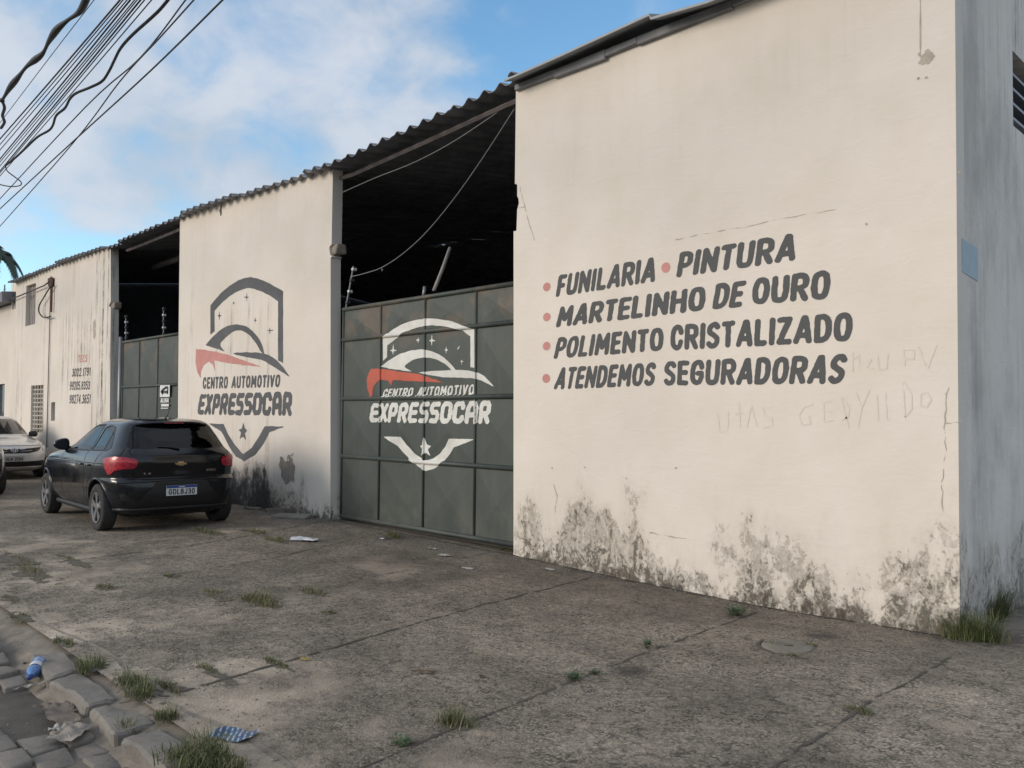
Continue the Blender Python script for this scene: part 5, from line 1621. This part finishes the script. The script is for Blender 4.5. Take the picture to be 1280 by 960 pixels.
pb_ = thing('palm_tree', 'tall dark palm with drooping fronds behind the far houses', 'palm tree', (-44.6, 3.6 + 7.5, 0))
bx_, by_ = pb_.location.x, pb_.location.y
d_ = ray(-9, 322); q_ = (bx_ - CAM.x) / d_.x
pcen = CAM + d_ * q_
pb_.location = (pcen.x, pcen.y, -.3); bx_, by_ = pcen.x, pcen.y
cz = pcen.z
MB().tube([(bx_, by_, -.3), (bx_ + .1, by_, 3), (bx_ + .05, by_, 6), (bx_, by_, cz)], [.30, .24, .20, .16], 12).build('trunk', M['trunk'], pb_, True)
for k in range(10):
    az = k * 2.399 + .5
    L_ = rng.uniform(1.9, 2.5); el = rng.uniform(.25, 1.0)
    pts = []
    for i in range(15):
        s = i / 14
        r_ = L_ * s * (1 - .25 * s)
        zz = cz + L_ * (el * s - 1.55 * s ** 2.2 * (.8 + .4 * (1 - el)))
        pts.append(Vector((bx_ + r_ * math.cos(az), by_ + r_ * math.sin(az), zz)))
    fm = MB().tube(pts, [.03 - .024 * i / 14 for i in range(15)], 5)
    for i in range(1, 14):
        for q in np.linspace(0, 1, 5, endpoint=False):
            p = pts[i - 1].lerp(pts[i], q); dr = (pts[i] - pts[i - 1]).normalized()
            sidev = dr.cross(Vector((0, 0, 1)));
            if sidev.length < .05: sidev = Vector((math.sin(az), -math.cos(az), 0))
            sidev.normalize()
            ll = .42 * math.sin(math.pi * min((i + q) / 14.5, 1)) ** .6 * rng.uniform(.8, 1.1)
            for sg in (1, -1):
                a = p; tip = p + sidev * sg * ll * .75 + dr * ll * .45 - Vector((0, 0, ll * .45))
                w_ = dr * .035
                m1 = a.lerp(tip, .5) + Vector((0, 0, .04))
                fm.raw([a - w_, a + w_, m1 + w_, m1 - w_, tip], [(0, 1, 2, 3), (3, 2, 4)])
    fm.build('frond', M['palm'], pb_, fix=False)

# ------------------------------------------------------------------ things on the facade
rs_ = thing('rental_notice', 'small white notice with a logo box and the word ALUGA on the far gate', 'sign', tuple(gs2(*fx(206, 500, GY))))
def rn(px0, py0, px1, py1, name, mat, y):
    a, b = at(px0, py0, GY - .05), at(px1, py1, GY - .05)
    return MB().box((a.x, y - .004, b.z), (b.x, y, a.z)).build(name, mat, rs_)
ysg = GY - .045
bo = rn(200.0, 481.8, 211.8, 496, 'logo_panel', M['white_plastic'], ysg)
rsf = lambda u, v_: (u, ysg - .006, v_)
c_ = lambda px, py: tuple(at(px, py, GY - .05)[i] for i in (0, 2))
paint_lines('logo_mark', [[c_(201.6, 489.5), c_(204, 487), c_(207.5, 484.3), c_(209.8, 484.8), c_(209.6, 491.2)], [c_(203, 488.5), c_(203, 492)]], .028, .012, rsf, M['ink'], bo)
lettering('drud'.upper(), [c_(201.8, 492.2), c_(201.8, 488.2), c_(209.8, 492), c_(209.8, 488)], rsf, M['ink'], bo, FONT, .13, .06, 1 / 16)
rsf2 = lambda u, v_: (u, ysg - .001, v_)
lettering('ALUGA', [c_(200.3, 503.5), c_(200.5, 497.6), c_(210.6, 503.2), c_(210.6, 497.2)], rsf2, M['white_plastic'], rs_, FONT, .10, .06, 1 / 18)
for (a0, b0, a1, b1) in ((201.5, 505, 210.8, 508), (201, 509.7, 210, 510.8), (200, 522, 211, 523)):
    rn(a0, b0, a1, b1, 'print_line', M['white_plastic'], ysg)

def stud(px, py0, py1, Y, label, n=5, dev=0):
    b0, b1 = at(px, py0, Y), at(px + dev, py1, Y)
    t_ = thing('fence_post', label, 'electric fence post', (b0.x, Y, b0.z), 0, 'electric fence posts on the gates')
    MB().tube([b0, b1], .012, 6).build('rod', M['steel'], t_)
    for k in range(n):
        p = b0.lerp(b1, (k + .7) / n)
        ins = MB().lathe([(0, -.035), (.02, -.035), (.026, -.02), (.015, 0), (.026, .02), (.02, .035), (0, .035)], 10)
        ins.v = [(p.x + .03 + q[0], p.y + q[1], p.z + q[2]) for q in ins.v]
        ins.build('insulator', M['white_plastic'] if k % 2 else M['grey_cable'], t_, True)
stud(157.5, 428, 394, .12, 'thin post with insulators at the left end of the far gate')
stud(204.5, 423, 384, .12, 'taller post with insulators at the right side of the far gate')
stud(432, 388, 333, .12, 'leaning post with insulators at the left of the emblem gate', 4, 10)
p0, p1 = at(542.5, 363, .12), at(562.5, 310, .55)
tag(MB().tube([p0, p0.lerp(p1, .5) + Vector((.01, 0, 0)), p1], .024, 7).build('wooden_pole', M['shutter'], None, True), 'slanting bare pole rising behind the emblem gate', 'pole')
p0, p1 = at(529, 374, .14), at(531, 358, .14)
tag(MB().tube([p0, p1], .022, 7).build('pipe_stub', M['steel'], None, True), 'short upright pipe end on top of the emblem gate', 'pipe')
tag(MB().tube([at(*q, .08) for q in spline([(429, 240), (470, 222), (520, 202), (570, 175), (621, 141)], 5)], .0055, 5).build('cord', M['cord'], None, True), 'taut pale cord stretched under the roof of the middle gateway', 'cord')
cdm = MB().tube([at(*q, .05) for q in spline([(438, 346), (455, 342), (478, 334), (505, 316), (535, 288), (570, 245), (605, 195), (643, 136)], 5)], .0055, 5)
kn = at(477, 335, .05)
cdm.tube([kn, kn + Vector((.01, 0, -.05)), kn + Vector((.03, 0, -.02))], .005, 5)
tag(cdm.build('cord', M['cord'], None, True), 'sagging pale cord with a knot slung across the middle gateway', 'cord')
# service entry on the left wall
sb_ = thing('service_bracket', 'rusty cable bracket high on the far wall beside the upper window', 'bracket', at(63, 352, -.05))
bp = at(63.5, 352, -.05)
MB().box((bp.x - .10, -.10, bp.z - .12), (bp.x + .10, -.004, bp.z + .10), 0, .02, .01).build('box', M['beam'], sb_)
MB().tube([(bp.x + .12, -.06, bp.z + .1), (bp.x + .12, -.06, bp.z - .8)], .03, 6).build('arm', M['rust'], sb_)
tag(MB().tube([at(*q, -.10) for q in ((10.5, 375.5), (25, 369.5), (42, 362.5), (55, 357), (62, 352))], .018, 6).build('drop_cable', M['beam'], None, True), 'service cable running from the house next door to the far wall', 'cable')
tag(MB().tube([at(*q, -.10) for q in spline([(65, 355), (60, 363), (54, 373), (49.5, 381), (48.5, 389), (52, 395), (57, 397), (63, 395.5)], 4)], .019, 6).build('drip_loop', M['beam'], None, True), 'thick drooping cable loop on the far wall', 'cable')

# ------------------------------------------------------------------ overhead cables
def atz(px, py, z):
    d = ray(px, py)
    return CAM + d * ((z - CAM.z) / d.z)
SX = 3.2
def cable(name, pts, z, r, label, mat='black_plastic', group=None, ext=(9, 30), cat='cable', seg=6, sp=True):
    """pixel points of the crop at 3.2x, all on one level, run on to the next poles"""
    P = [atz(a / SX, b / SX, z) for a, b in pts]
    if sp and len(P) > 2: P = [Vector(q) for q in spline([tuple(p) for p in P], 5)]
    a = (P[0] - P[-1]); a.z = 0; a.normalize()
    if ext[0]: P = [P[0] + a * ext[0]] + P
    if ext[1]: P = P + [P[-1] - a * ext[1]]
    rr = r if not callable(r) else [r(i / (len(P) - 1)) for i in range(len(P))]
    tag(MB().tube(P, rr, seg).build(name, M[mat], None, True), label, cat, group)
thin = [((480, 0), (0, 556)), ((492, 0), (0, 578)), ((508, 0), (0, 600)), ((521, 0), (0, 636)), ((538, 0), (0, 648)), ((548, 0), (0, 664)), ((562, 0), (0, 684)), ((578, 0), (0, 692)), ((606, 0), (0, 704))]
for k, (a, b) in enumerate(thin):
    mid = ((a[0] + b[0]) / 2 - 3, (a[1] + b[1]) / 2 + 6)
    cable('overhead_cable', (a, mid, b), 5.35 + .05 * ((k * 5) % 7) / 7, .0065 if k % 3 else .0095, 'thin black cable in the dense parallel bunch crossing the upper left sky', 'black_plastic', 'parallel cables in the overhead bunch')
cable('overhead_cable', ((376, 0), (210, 215), (30, 452)), 5.9, .005, 'thinnest lone wire just below the thick twisted bundle', 'grey_cable', 'lone overhead cables')
cable('overhead_cable', ((742, 0), (560, 232), (340, 430), (0, 795)), 5.1, .0075, 'black cable next below the wavy cable', 'black_plastic', 'lone overhead cables')
cable('overhead_cable', ((775, 0), (640, 150), (480, 325), (290, 575), (0, 905)), 5.0, .0075, 'steeper black cable that crosses the lowest overhead wire', 'black_plastic', 'lone overhead cables')
cable('overhead_cable', ((890, 0), (600, 285), (290, 568), (0, 835)), 4.95, .0085, 'lowest and rightmost overhead wire in front of the clouds', 'black_plastic', 'lone overhead cables')
cable('overhead_bundle', ((352, -20), (320, 45), (272, 80), (228, 118), (196, 165), (172, 212), (140, 240), (105, 268), (72, 310), (40, 350), (14, 392), (8, 402)), 6.0, lambda s: .030 + .010 * math.sin(s * 26), 'thick black twisted cable bundle nearest the photo corner', ext=(9, 0), seg=10)
cable('hanging_cable', ((6, 398), (18, 430), (10, 462), (18, 488), (4, 512)), 6.0, .022, 'short ragged cable end hanging from the thick bundle', ext=(0, 0), seg=8)
cable('wavy_cable', ((680, -10), (640, 38), (598, 78), (545, 125), (505, 165), (478, 200), (458, 240), (436, 285), (408, 325), (360, 350), (306, 372), (280, 395), (260, 432), (225, 462), (212, 500), (195, 522), (150, 548), (105, 590), (60, 632), (22, 662)), 5.3, .015, 'loose wavy black cable snaking across the other wires', ext=(9, 0), seg=8)
cable('cable_loop', ((22, 664), (30, 685), (62, 710), (84, 728), (80, 742), (45, 746), (0, 738), (-60, 715)), 5.28, .009, 'small drooping loop at the lower end of the wavy cable', ext=(0, 0), seg=6)

# ------------------------------------------------------------------ weeds and grass tufts
def tuft(px, py, rx, ry, h, n, label, dry=.25, rot=0.0, name='grass_tuft', cat='grass tuft', zf=None, wd=1.0, lean=.75):
    c = atg(px, py)
    if zf is not None: c = atz(px, py, zf)
    elif rx > .07:
        o = blob('soil_patch', px, py, rx * .85, max(ry * .9, .035), M['tuft_soil'], int(px + py), .003, rough=1.15, rot=rot, freq=4.5)
        if o: struct(o)
    v, f, mi = [], [], []
    clumps = [(rng.uniform(-.75, .75), rng.uniform(-.75, .75), rng.uniform(.45, 1.0)) for _ in range(max(3, n // 22))]
    for _ in range(int(n * 2.1)):
        q0 = rng.choice(clumps)
        r_ = min(math.hypot(q0[0], q0[1]), 1); a = rng.uniform(0, 6.283)
        ux, uy = (q0[0] + rng.gauss(0, .22)) * rx, (q0[1] + rng.gauss(0, .22)) * ry
        x = c.x + ux * math.cos(rot) - uy * math.sin(rot); y = c.y + ux * math.sin(rot) + uy * math.cos(rot)
        z = (gz(x, y) if zf is None else zf) - .004
        L_ = h * .88 * rng.uniform(.25, 1.0) * q0[2]
        az = rng.uniform(0, 6.283) if rng.random() < .5 else a + rot
        ln = rng.uniform(.15, lean + .45) * L_
        w_ = rng.uniform(.0012, .0028) * wd
        sx_, sy_ = -math.sin(az) * w_, math.cos(az) * w_
        k = len(v)
        P = [(0, 0), (.35, .55), (.75, .88), (1.15, rng.uniform(.75, 1.02))]
        for i, (s, hh) in enumerate(P[:-1]):
            ww = 1 - i * .25
            v.append((x + math.cos(az) * ln * s - sx_ * ww, y + math.sin(az) * ln * s - sy_ * ww, z + L_ * hh))
            v.append((x + math.cos(az) * ln * s + sx_ * ww, y + math.sin(az) * ln * s + sy_ * ww, z + L_ * hh))
        s, hh = P[-1]
        v.append((x + math.cos(az) * ln * s, y + math.sin(az) * ln * s, z + L_ * hh))
        f += [(k, k + 1, k + 3, k + 2), (k + 2, k + 3, k + 5, k + 4), (k + 4, k + 5, k + 6)]
        mi += [1 if rng.random() < dry + .12 else 0] * 3
    o = obj(name, v, f, M['grass'])
    o.data.materials.append(M['grass_dry'])
    o.data.polygons.foreach_set('material_index', mi)
    return tag(o, label, cat, 'weeds growing from the pavement')
def weed(px, py, r, h, n, label):
    """low broad-leaved weed: stems with small paired leaves"""
    c = atg(px, py)
    v, f = [], []
    for _ in range(n):
        az = rng.uniform(0, 6.283); sp_ = rng.uniform(.2, 1.0) * r; hh = h * rng.uniform(.5, 1)
        b = Vector((c.x + rng.uniform(-.3, .3) * r, c.y + rng.uniform(-.3, .3) * r, gz(c.x, c.y)))
        tip = b + Vector((math.cos(az) * sp_, math.sin(az) * sp_, hh))
        for q in range(7):
            p = b.lerp(tip, (q + .5) / 7) + Vector((0, 0, .02 * math.sin(q)))
            la = az + (1.2 if q % 2 else -1.2) + rng.uniform(-.5, .5)
            L_ = rng.uniform(.016, .032)
            d = Vector((math.cos(la), math.sin(la), rng.uniform(-.1, .6))) * L_
            s_ = Vector((-math.sin(la), math.cos(la), 0)) * L_ * .34
            k = len(v)
            v += [p, p + d * .5 + s_, p + d, p + d * .5 - s_]
            f.append((k, k + 1, k + 2, k + 3))
        k = len(v)
        s_ = Vector((-math.sin(az), math.cos(az), 0)) * .002
        v += [b - s_, b + s_, tip + s_, tip - s_]; f.append((k, k + 1, k + 2, k + 3))
    tag(obj('weed', v, f, M['weed']), label, 'weed', 'weeds growing from the pavement')
kr = 0.0
tuft(1240, 775, .32, .08, .38, 520, 'tall green grass clump along the shaded side wall', .05, 1.57)
tuft(1210, 800, .22, .11, .33, 520, 'green grass clump at the foot of the sharp wall corner', .03)
tuft(1185, 785, .10, .04, .26, 40, 'few long thin stalks against the stained wall corner', .3)
weed(920, 769, .13, .10, 26, 'leafy green weed by the base of the lettered wall')
weed(809, 810, .04, .08, 8, 'tiny upright weed in the joint below the lettered wall')
weed(720, 850, .08, .05, 12, 'small flat weed in the long joint mid pavement')
weed(745, 843, .04, .03, 6, 'tiniest flat weed in the long joint mid pavement')
tuft(1073, 890, .08, .05, .06, 70, 'short grass in the joint at the lower right', .1)
tuft(962, 806, .05, .03, .05, 40, 'low grass fringe left of the round concrete cover', .2)
tuft(1018, 808, .05, .03, .06, 40, 'low grass fringe right of the round concrete cover', .2)
tuft(1000, 822, .09, .02, .04, 50, 'thin grass fringe in front of the round concrete cover', .3)
tuft(570, 907, .11, .07, .13, 150, 'lone pale green tuft at the end of a joint, low centre', .3)
weed(503, 932, .05, .04, 8, 'flat weed in the joint left of the lone pale tuft')
tuft(327, 752, .26, .10, .13, 300, 'widest straw-green clump in the middle of the left pavement', .45)
tuft(275, 745, .28, .07, .07, 130, 'dry low grass left of the widest clump', .75)
tuft(395, 741, .20, .07, .08, 120, 'low dull grass right of the widest clump', .5)
tuft(409, 766, .08, .05, .06, 60, 'small dark tuft in front of the low dull grass', .3)
tuft(245, 950, .19, .14, .16, 420, 'lush green clump on the kerb at the bottom edge', .12)
tuft(285, 958, .12, .10, .10, 130, 'yellower grass beside the lush bottom clump', .4)
tuft(203, 896, .09, .06, .10, 120, 'small green tuft just above the broken kerb corner', .15)
tuft(172, 862, .24, .09, .14, 320, 'long green strip of grass behind the kerb stones', .15)
tuft(215, 860, .15, .05, .07, 100, 'dry tail of the grass strip behind the kerb', .5)
tuft(112, 834, .14, .08, .13, 200, 'rounded green tuft behind the first kerb stone', .2)
tuft(78, 804, .12, .05, .07, 100, 'low grass by the kerb gap above the blue bottle', .35)
tuft(40, 818, .16, .06, .10, 110, 'dark grass in the gutter beside the blue bottle', .1, zf=ROAD_Z)
tuft(165, 915, .09, .06, .12, 110, 'weedy grass in the gap of the broken kerb', .25, zf=-.10)
tuft(130, 735, .16, .07, .07, 90, 'small isolated tuft in front of the hatchback', .4)
tuft(95, 703, .45, .06, .05, 120, 'thin dark grass in the joint behind the hatchback', .5)
tuft(40, 716, .55, .12, .06, 220, 'wide flat brownish growth at the left edge', .6)
tuft(20, 700, .5, .12, .06, 150, 'patchy brownish growth farther along the left edge', .6)
tuft(25, 772, .2, .06, .05, 70, 'thin yellow grass on the sunken kerb at the left edge', .5)
tuft(12, 748, .2, .05, .05, 60, 'sparse grass at the left edge near the sunken kerb', .5)
tuft(215, 720, .12, .06, .05, 60, 'dark small patch of grass in the second joint', .3)
tuft(258, 665, .42, .10, .08, 240, 'straw-coloured strip below the hatchback bumper', .55)
tuft(315, 664, .30, .08, .08, 130, 'dry strip between the hatchback and the middle wall', .65)
tuft(348, 676, .22, .08, .10, 150, 'brownish tuft near the white crumpled paper', .6)
tuft(490, 671, .22, .07, .14, 170, 'green tuft at the foot of the emblem gate', .25)
tuft(566, 668, .10, .03, .34, 26, 'few tall thin stalks in front of the emblem gate', .4)
tuft(580, 673, .20, .05, .10, 90, 'low grass under the right part of the emblem gate', .4)
tuft(632, 688, .14, .04, .10, 90, 'grass at the corner between gate and lettered wall', .3)
tuft(270, 842, .24, .02, .05, 70, 'thin grass line in the joint near the kerb', .4)
tuft(345, 829, .22, .025, .05, 110, 'darker grass line farther along the same joint', .25)
tuft(520, 698, .16, .03, .04, 40, 'sparse dry grass in a joint before the gate', .6)

# ------------------------------------------------------------------ litter and small things
def crumple(name, px, py, w, d, h, mat, label, cat, seed, rot=0.0, group=None, zf=None, n=14, rag=.25):
    c = atg(px, py) if zf is None else atz(px, py, zf)
    r2 = np.random.default_rng(seed)
    th = np.linspace(0, 2 * math.pi, 28, endpoint=False)
    out = 1 + rag * np.array([float(vnoise(np.array([math.cos(a) * 1.7 + 9]), np.array([math.sin(a) * 1.7 + 9]), 1.0, seed)[0]) for a in th])
    v, f = [], []
    rings = 6
    for i in range(rings + 1):
        for k, a in enumerate(th):
            s = i / rings
            sq = 1 / max(abs(math.cos(a)), abs(math.sin(a))) ** .7
            x, y = math.cos(a) * s * w / 2 * out[k] * sq, math.sin(a) * s * d / 2 * out[k] * sq
            X, Y = x * math.cos(rot) - y * math.sin(rot) + c.x, x * math.sin(rot) + y * math.cos(rot) + c.y
            nz_ = float(vnoise(np.array([X * 1.0 + seed]), np.array([Y * 1.0]), 2.2 / max(w, .05), seed + 3)[0])
            nz_ += .6 * float(vnoise(np.array([X + seed]), np.array([Y]), 6.0 / max(w, .05), seed + 5)[0])
            v.append((X, Y, (gz(X, Y) if zf is None else zf) + .006 + h * max(0, .45 + .5 * nz_)))
    m_ = len(th)
    for i in range(rings):
        for k in range(m_):
            f.append((i * m_ + k, i * m_ + (k + 1) % m_, (i + 1) * m_ + (k + 1) % m_, (i + 1) * m_ + k))
    o = obj(name, v, f, mat)
    md = o.modifiers.new('thick', 'SOLIDIFY'); md.thickness = .0015; md.offset = 0
    bpy.context.view_layer.update()
    me = bpy.data.meshes.new_from_object(o.evaluated_get(bpy.context.evaluated_depsgraph_get()))
    o.modifiers.clear(); o.data = me
    return tag(o, label, cat, group)
M['paper'] = simple('dirty_white_paper', (.62, .63, .66), .8, var=.15, scale=20)
M['paper_grey'] = simple('greyed_paper', (.40, .39, .37), .85, var=.15, scale=20)
M['card'] = simple('wet_torn_cardboard', (.16, .13, .105), .9, var=.3, scale=14)
M['card_pale'] = simple('pale_torn_cardboard', (.27, .235, .20), .9, var=.2, scale=14)
M['leaf_dry'] = simple('dry_brown_leaf', (.11, .075, .035), .8, var=.3, scale=30)
M['leaf_yellow'] = simple('yellow_leaf', (.35, .25, .05), .7, var=.3, scale=30)
gp = 'paper scraps on the pavement'
crumple('paper_scrap', 381, 676, .34, .20, .035, M['paper'], 'largest crumpled white paper on the pavement left of the gate', 'paper', 11, .4, gp)
crumple('paper_scrap', 556, 695, .14, .09, .012, M['paper_grey'], 'flat pale scrap right of the smaller curled one by the gate', 'paper', 12, .2, gp)
crumple('paper_scrap', 540, 687, .09, .06, .03, M['paper_grey'], 'small curled scrap in front of the emblem gate', 'paper', 13, 1.0, gp)
crumple('paper_scrap', 585, 711, .13, .07, .006, M['paper_grey'], 'faint flat scrap farthest from the gate', 'paper', 14, .3, gp)
crumple('paper_scrap', 688, 713, .10, .05, .012, M['paper_grey'], 'pale scrap near the foot of the lettered wall', 'paper', 15, .3, gp)
crumple('paper_scrap', 67, 799, .035, .025, .008, M['paper'], 'bright white speck of paper by the kerb gap', 'paper', 16, .3, gp)
crumple('paper_scrap', 477, 674, .06, .04, .012, M['paper'], 'tiny white scrap at the tuft under the gate', 'paper', 18, .3, gp)
gl = 'dead leaves and sticks on the pavement'
crumple('dry_leaf', 533, 842, .14, .035, .03, M['leaf_dry'], 'long curled brown leaf in the middle of the pavement', 'leaf', 21, .75, gl, rag=.5)
crumple('dry_leaf', 381, 826, .07, .03, .01, M['leaf_yellow'], 'yellow leaf lying on the joint left of centre', 'leaf', 22, .7, gl, rag=.4)
crumple('dry_leaf', 568, 762, .11, .02, .012, M['leaf_dry'], 'dark thin leaf below the gate scraps', 'leaf', 23, .6, gl, rag=.4)
crumple('dry_leaf', 603, 847, .05, .03, .012, M['leaf_dry'], 'small dark leaf right of the long curled leaf', 'leaf', 24, 1.1, gl, rag=.4)
gcard = 'torn cardboard rotting in the gutter'
for k, (px, py, w, d_, mt, lb) in enumerate([
    (88, 921, .20, .14, 'card_pale', 'palest and nearest torn cardboard piece in the gutter'), (78, 900, .34, .14, 'card', 'widest brown cardboard sheet in the gutter'),
    (100, 885, .20, .10, 'card', 'cardboard flake pushed up against the kerb'), (38, 862, .16, .05, 'card_pale', 'thin pale flake on the dark mud'),
    (72, 917, .07, .05, 'paper_grey', 'small whitish flake beside the widest cardboard'), (62, 886, .14, .07, 'card', 'dark cardboard flake at the edge of the mud'),
    (122, 893, .10, .06, 'card', 'small brown flake at the foot of the second kerb stone'), (35, 830, .12, .04, 'card_pale', 'pale strip near the neck of the blue bottle')]):
    crumple('cardboard_scrap', px, py, w, d_, .035, M[mt], lb, 'cardboard', 40 + k, rng.uniform(0, 3), gcard, ROAD_Z + .004, rag=.45)
# blue foil wrapper with broken white lines
def wrapper_mat():
    m, t, b = newmat('blue_printed_foil')
    p = t.obj(); x, y, z = t.sep(p)[0:3]
    u = t.add(t.mul(x, .8), t.mul(y, -.6)); w_ = t.add(t.mul(x, .6), t.mul(y, .8))
    st = t.m('LESS_THAN', t.m('FRACT', t.mul(w_, 38)), .34)
    br = t.ss(t.noise(t.com(t.mul(u, 30), t.m('FLOOR', t.mul(w_, 38)), 0), 1, 2), .42, .5)
    t.put(b.inputs['Base Color'], t.mix(t.mul(st, br), (.045, .10, .19), (.42, .45, .48)))
    b.inputs['Roughness'].default_value = .35
    return m
M['wrapper'] = wrapper_mat()
def ribbon_sheet():
    c = atg(293, 921)
    v, f = [], []
    nx_, ny_ = 14, 10
    for j in range(ny_ + 1):
        for i in range(nx_ + 1):
            a, b = (i / nx_ - .5) * .20, (j / ny_ - .5) * .145
            X, Y = c.x + a * math.cos(.55) - b * math.sin(.55), c.y + a * math.sin(.55) + b * math.cos(.55)
            v.append((X, Y, gz(X, Y) + .010 + .010 * math.sin(a * 40) * math.cos(b * 30) + .012 * (abs(a) / .1) ** 3))
    for j in range(ny_):
        for i in range(nx_):
            k = j * (nx_ + 1) + i; f.append((k, k + 1, k + nx_ + 2, k + nx_ + 1))
    o = obj('foil_wrapper', v, f, M['wrapper'], None, True)
    tag(o, 'blue printed foil wrapper beside the lush bottom clump', 'wrapper')
ribbon_sheet()
# blue bottle lying in the gutter
M['bottle'] = simple('blue_plastic_bottle', (.085, .19, .42), .2, var=.2, scale=12, coat=.5)
M['bottle_cap'] = simple('dark_blue_cap', (.03, .06, .25), .4)
bc0 = atz(40, 838, ROAD_Z + .075)
bt_ = thing('plastic_bottle', 'blue plastic drink bottle lying in the gutter against the kerb', 'bottle', (bc0.x, bc0.y, ROAD_Z))
a0 = atz(39, 844, ROAD_Z + .065); a1 = atz(54, 821, ROAD_Z + .085)
ax_ = (a1 - a0); LB = .25
ax_.normalize()
def along(s, r_, seg=24):
    up = Vector((0, 0, 1)); sd2 = ax_.cross(up).normalized(); u2 = sd2.cross(ax_).normalized()
    return [a0 + ax_ * s + (sd2 * math.cos(2 * math.pi * k / seg) + u2 * math.sin(2 * math.pi * k / seg)) * r_ for k in range(seg)]
def turned(prof, name, mat, parent):
    m = MB(); v, f = [], []
    for s, r_ in prof: v += along(s, r_)
    for i in range(len(prof) - 1):
        for k in range(24): f.append((i * 24 + k, i * 24 + (k + 1) % 24, (i + 1) * 24 + (k + 1) % 24, (i + 1) * 24 + k))
    return m.raw(v, f).build(name, mat, parent, True)
turned([(-.02, .001), (-.02, .013), (0, .015), (.03, .035), (.055, .042), (.07, .040), (.10, .041), (.15, .041), (.17, .043), (.20, .040), (.215, .043), (.235, .036), (.24, .001)], 'body', M['bottle'], bt_)
turned([(.082, .0425), (.082, .0432), (.138, .0432), (.138, .0425)], 'label_band', M['paper'], bt_)
turned([(-.045, .001), (-.045, .015), (-.02, .016), (-.019, .001)], 'cap', M['bottle_cap'], bt_)
mk = along(.11, .0436)
# round concrete cover set in the slab
cc = atg(986, 809)
cv_ = MB().lathe([(0, .012), (.165, .012), (.180, .009), (.190, -.03)], 40, 'z')
cv_.v = [(a * (1 + .20 * mnoise.noise(Vector((a * 8, b * 8, 0)))) + cc.x, b * (1 + .20 * mnoise.noise(Vector((a * 8, b * 8, 5)))) + cc.y, c + gz(cc.x, cc.y) + .003 * mnoise.noise(Vector((a * 30, b * 30, 0)))) for a, b, c in cv_.v]
M['cover'] = stone_mat('rough_concrete_cover', (.13, .118, .098), (.25, .225, .185), 6)
ct = thing('inspection_cover', 'round concrete inspection cover near the wall corner', 'manhole cover', (cc.x, cc.y, gz(cc.x, cc.y)))
cv_.build('lid', M['cover'], ct, True)
MB().box((cc.x - .03, cc.y - .006, gz(cc.x, cc.y) + .0125), (cc.x + .03, cc.y + .006, gz(cc.x, cc.y) + .0145), .6).build('lifting_slot', M['gap'], ct)
rg = MB().lathe([(.192, .005), (.215, .004), (.222, -.02)], 40, 'z'); rg.v = [(a * (1 + .2 * mnoise.noise(Vector((a * 8, b * 8, 0)))) + cc.x, b * (1 + .2 * mnoise.noise(Vector((a * 8, b * 8, 5)))) + cc.y, c - .002 + gz(cc.x, cc.y)) for a, b, c in rg.v]
rg.build('rim', M['joint'], ct)
# broken slabs and pebbles by the middle wall
for k, (px, py, sx_, sy_, hz, ro_, lb) in enumerate([(366, 648, .55, .22, .05, .5, 'broken concrete slab by the middle pier'), (345, 640, .30, .16, .06, 1.1, 'smaller broken slab against the sooty wall foot'), (318, 637, .34, .12, .03, .1, 'flat pale slab nearest the hatchback')]):
    c = atg(px, py); z = gz(c.x, c.y)
    m = MB().box((c.x - sx_ / 2, c.y - sy_ / 2, z - .03), (c.x + sx_ / 2, c.y + sy_ / 2, z + hz), ro_, .012, .025)
    tag(m.build('broken_slab', M['kerb'], None), lb, 'rubble', 'broken slabs by the wall')

# loose grit: gathered along the kerb, in the gutter and at the wall foot
gm = MB()
def grit(x, y, z, r_):
    k = [Vector((rng.uniform(-1, 1), rng.uniform(-1, 1), rng.uniform(-.5, .8))).normalized() * r_ * rng.uniform(.6, 1.1) for _ in range(6)]
    base = [Vector((1, 0, 0)), Vector((-1, 0, 0)), Vector((0, 1, 0)), Vector((0, -1, 0)), Vector((0, 0, .8)), Vector((0, 0, -.6))]
    p = [Vector((x, y, z)) + (b * r_ + q * .35) for b, q in zip(base, k)]
    gm.raw(p, [(0, 2, 4), (2, 1, 4), (1, 3, 4), (3, 0, 4), (2, 0, 5), (1, 2, 5), (3, 1, 5), (0, 3, 5)])
for _ in range(1500):
    x = rng.uniform(-14, -1.5); y = KY + .15 + abs(rng.gauss(0, .55))
    grit(x, y, gz(x, y) + .002, rng.uniform(.003, .009))
for _ in range(160):
    x = rng.uniform(-7.5, -3.0); y = KY - .05 - abs(rng.gauss(0, .35))
    grit(x, y, ROAD_Z + rng.uniform(-.022, -.012), rng.uniform(.003, .008))
for _ in range(900):
    x = rng.uniform(-14, -2); y = -.02 - abs(rng.gauss(0, .16))
    grit(x, y, gz(x, y) + .002, rng.uniform(.003, .010))
for _ in range(900):
    x = rng.uniform(-14, 1); y = rng.uniform(-4.6, -.2)
    grit(x, y, gz(x, y) + .002, rng.uniform(.002, .007))
go = gm.build('gravel', M['kerb'], fix=False)
go['kind'] = 'stuff'
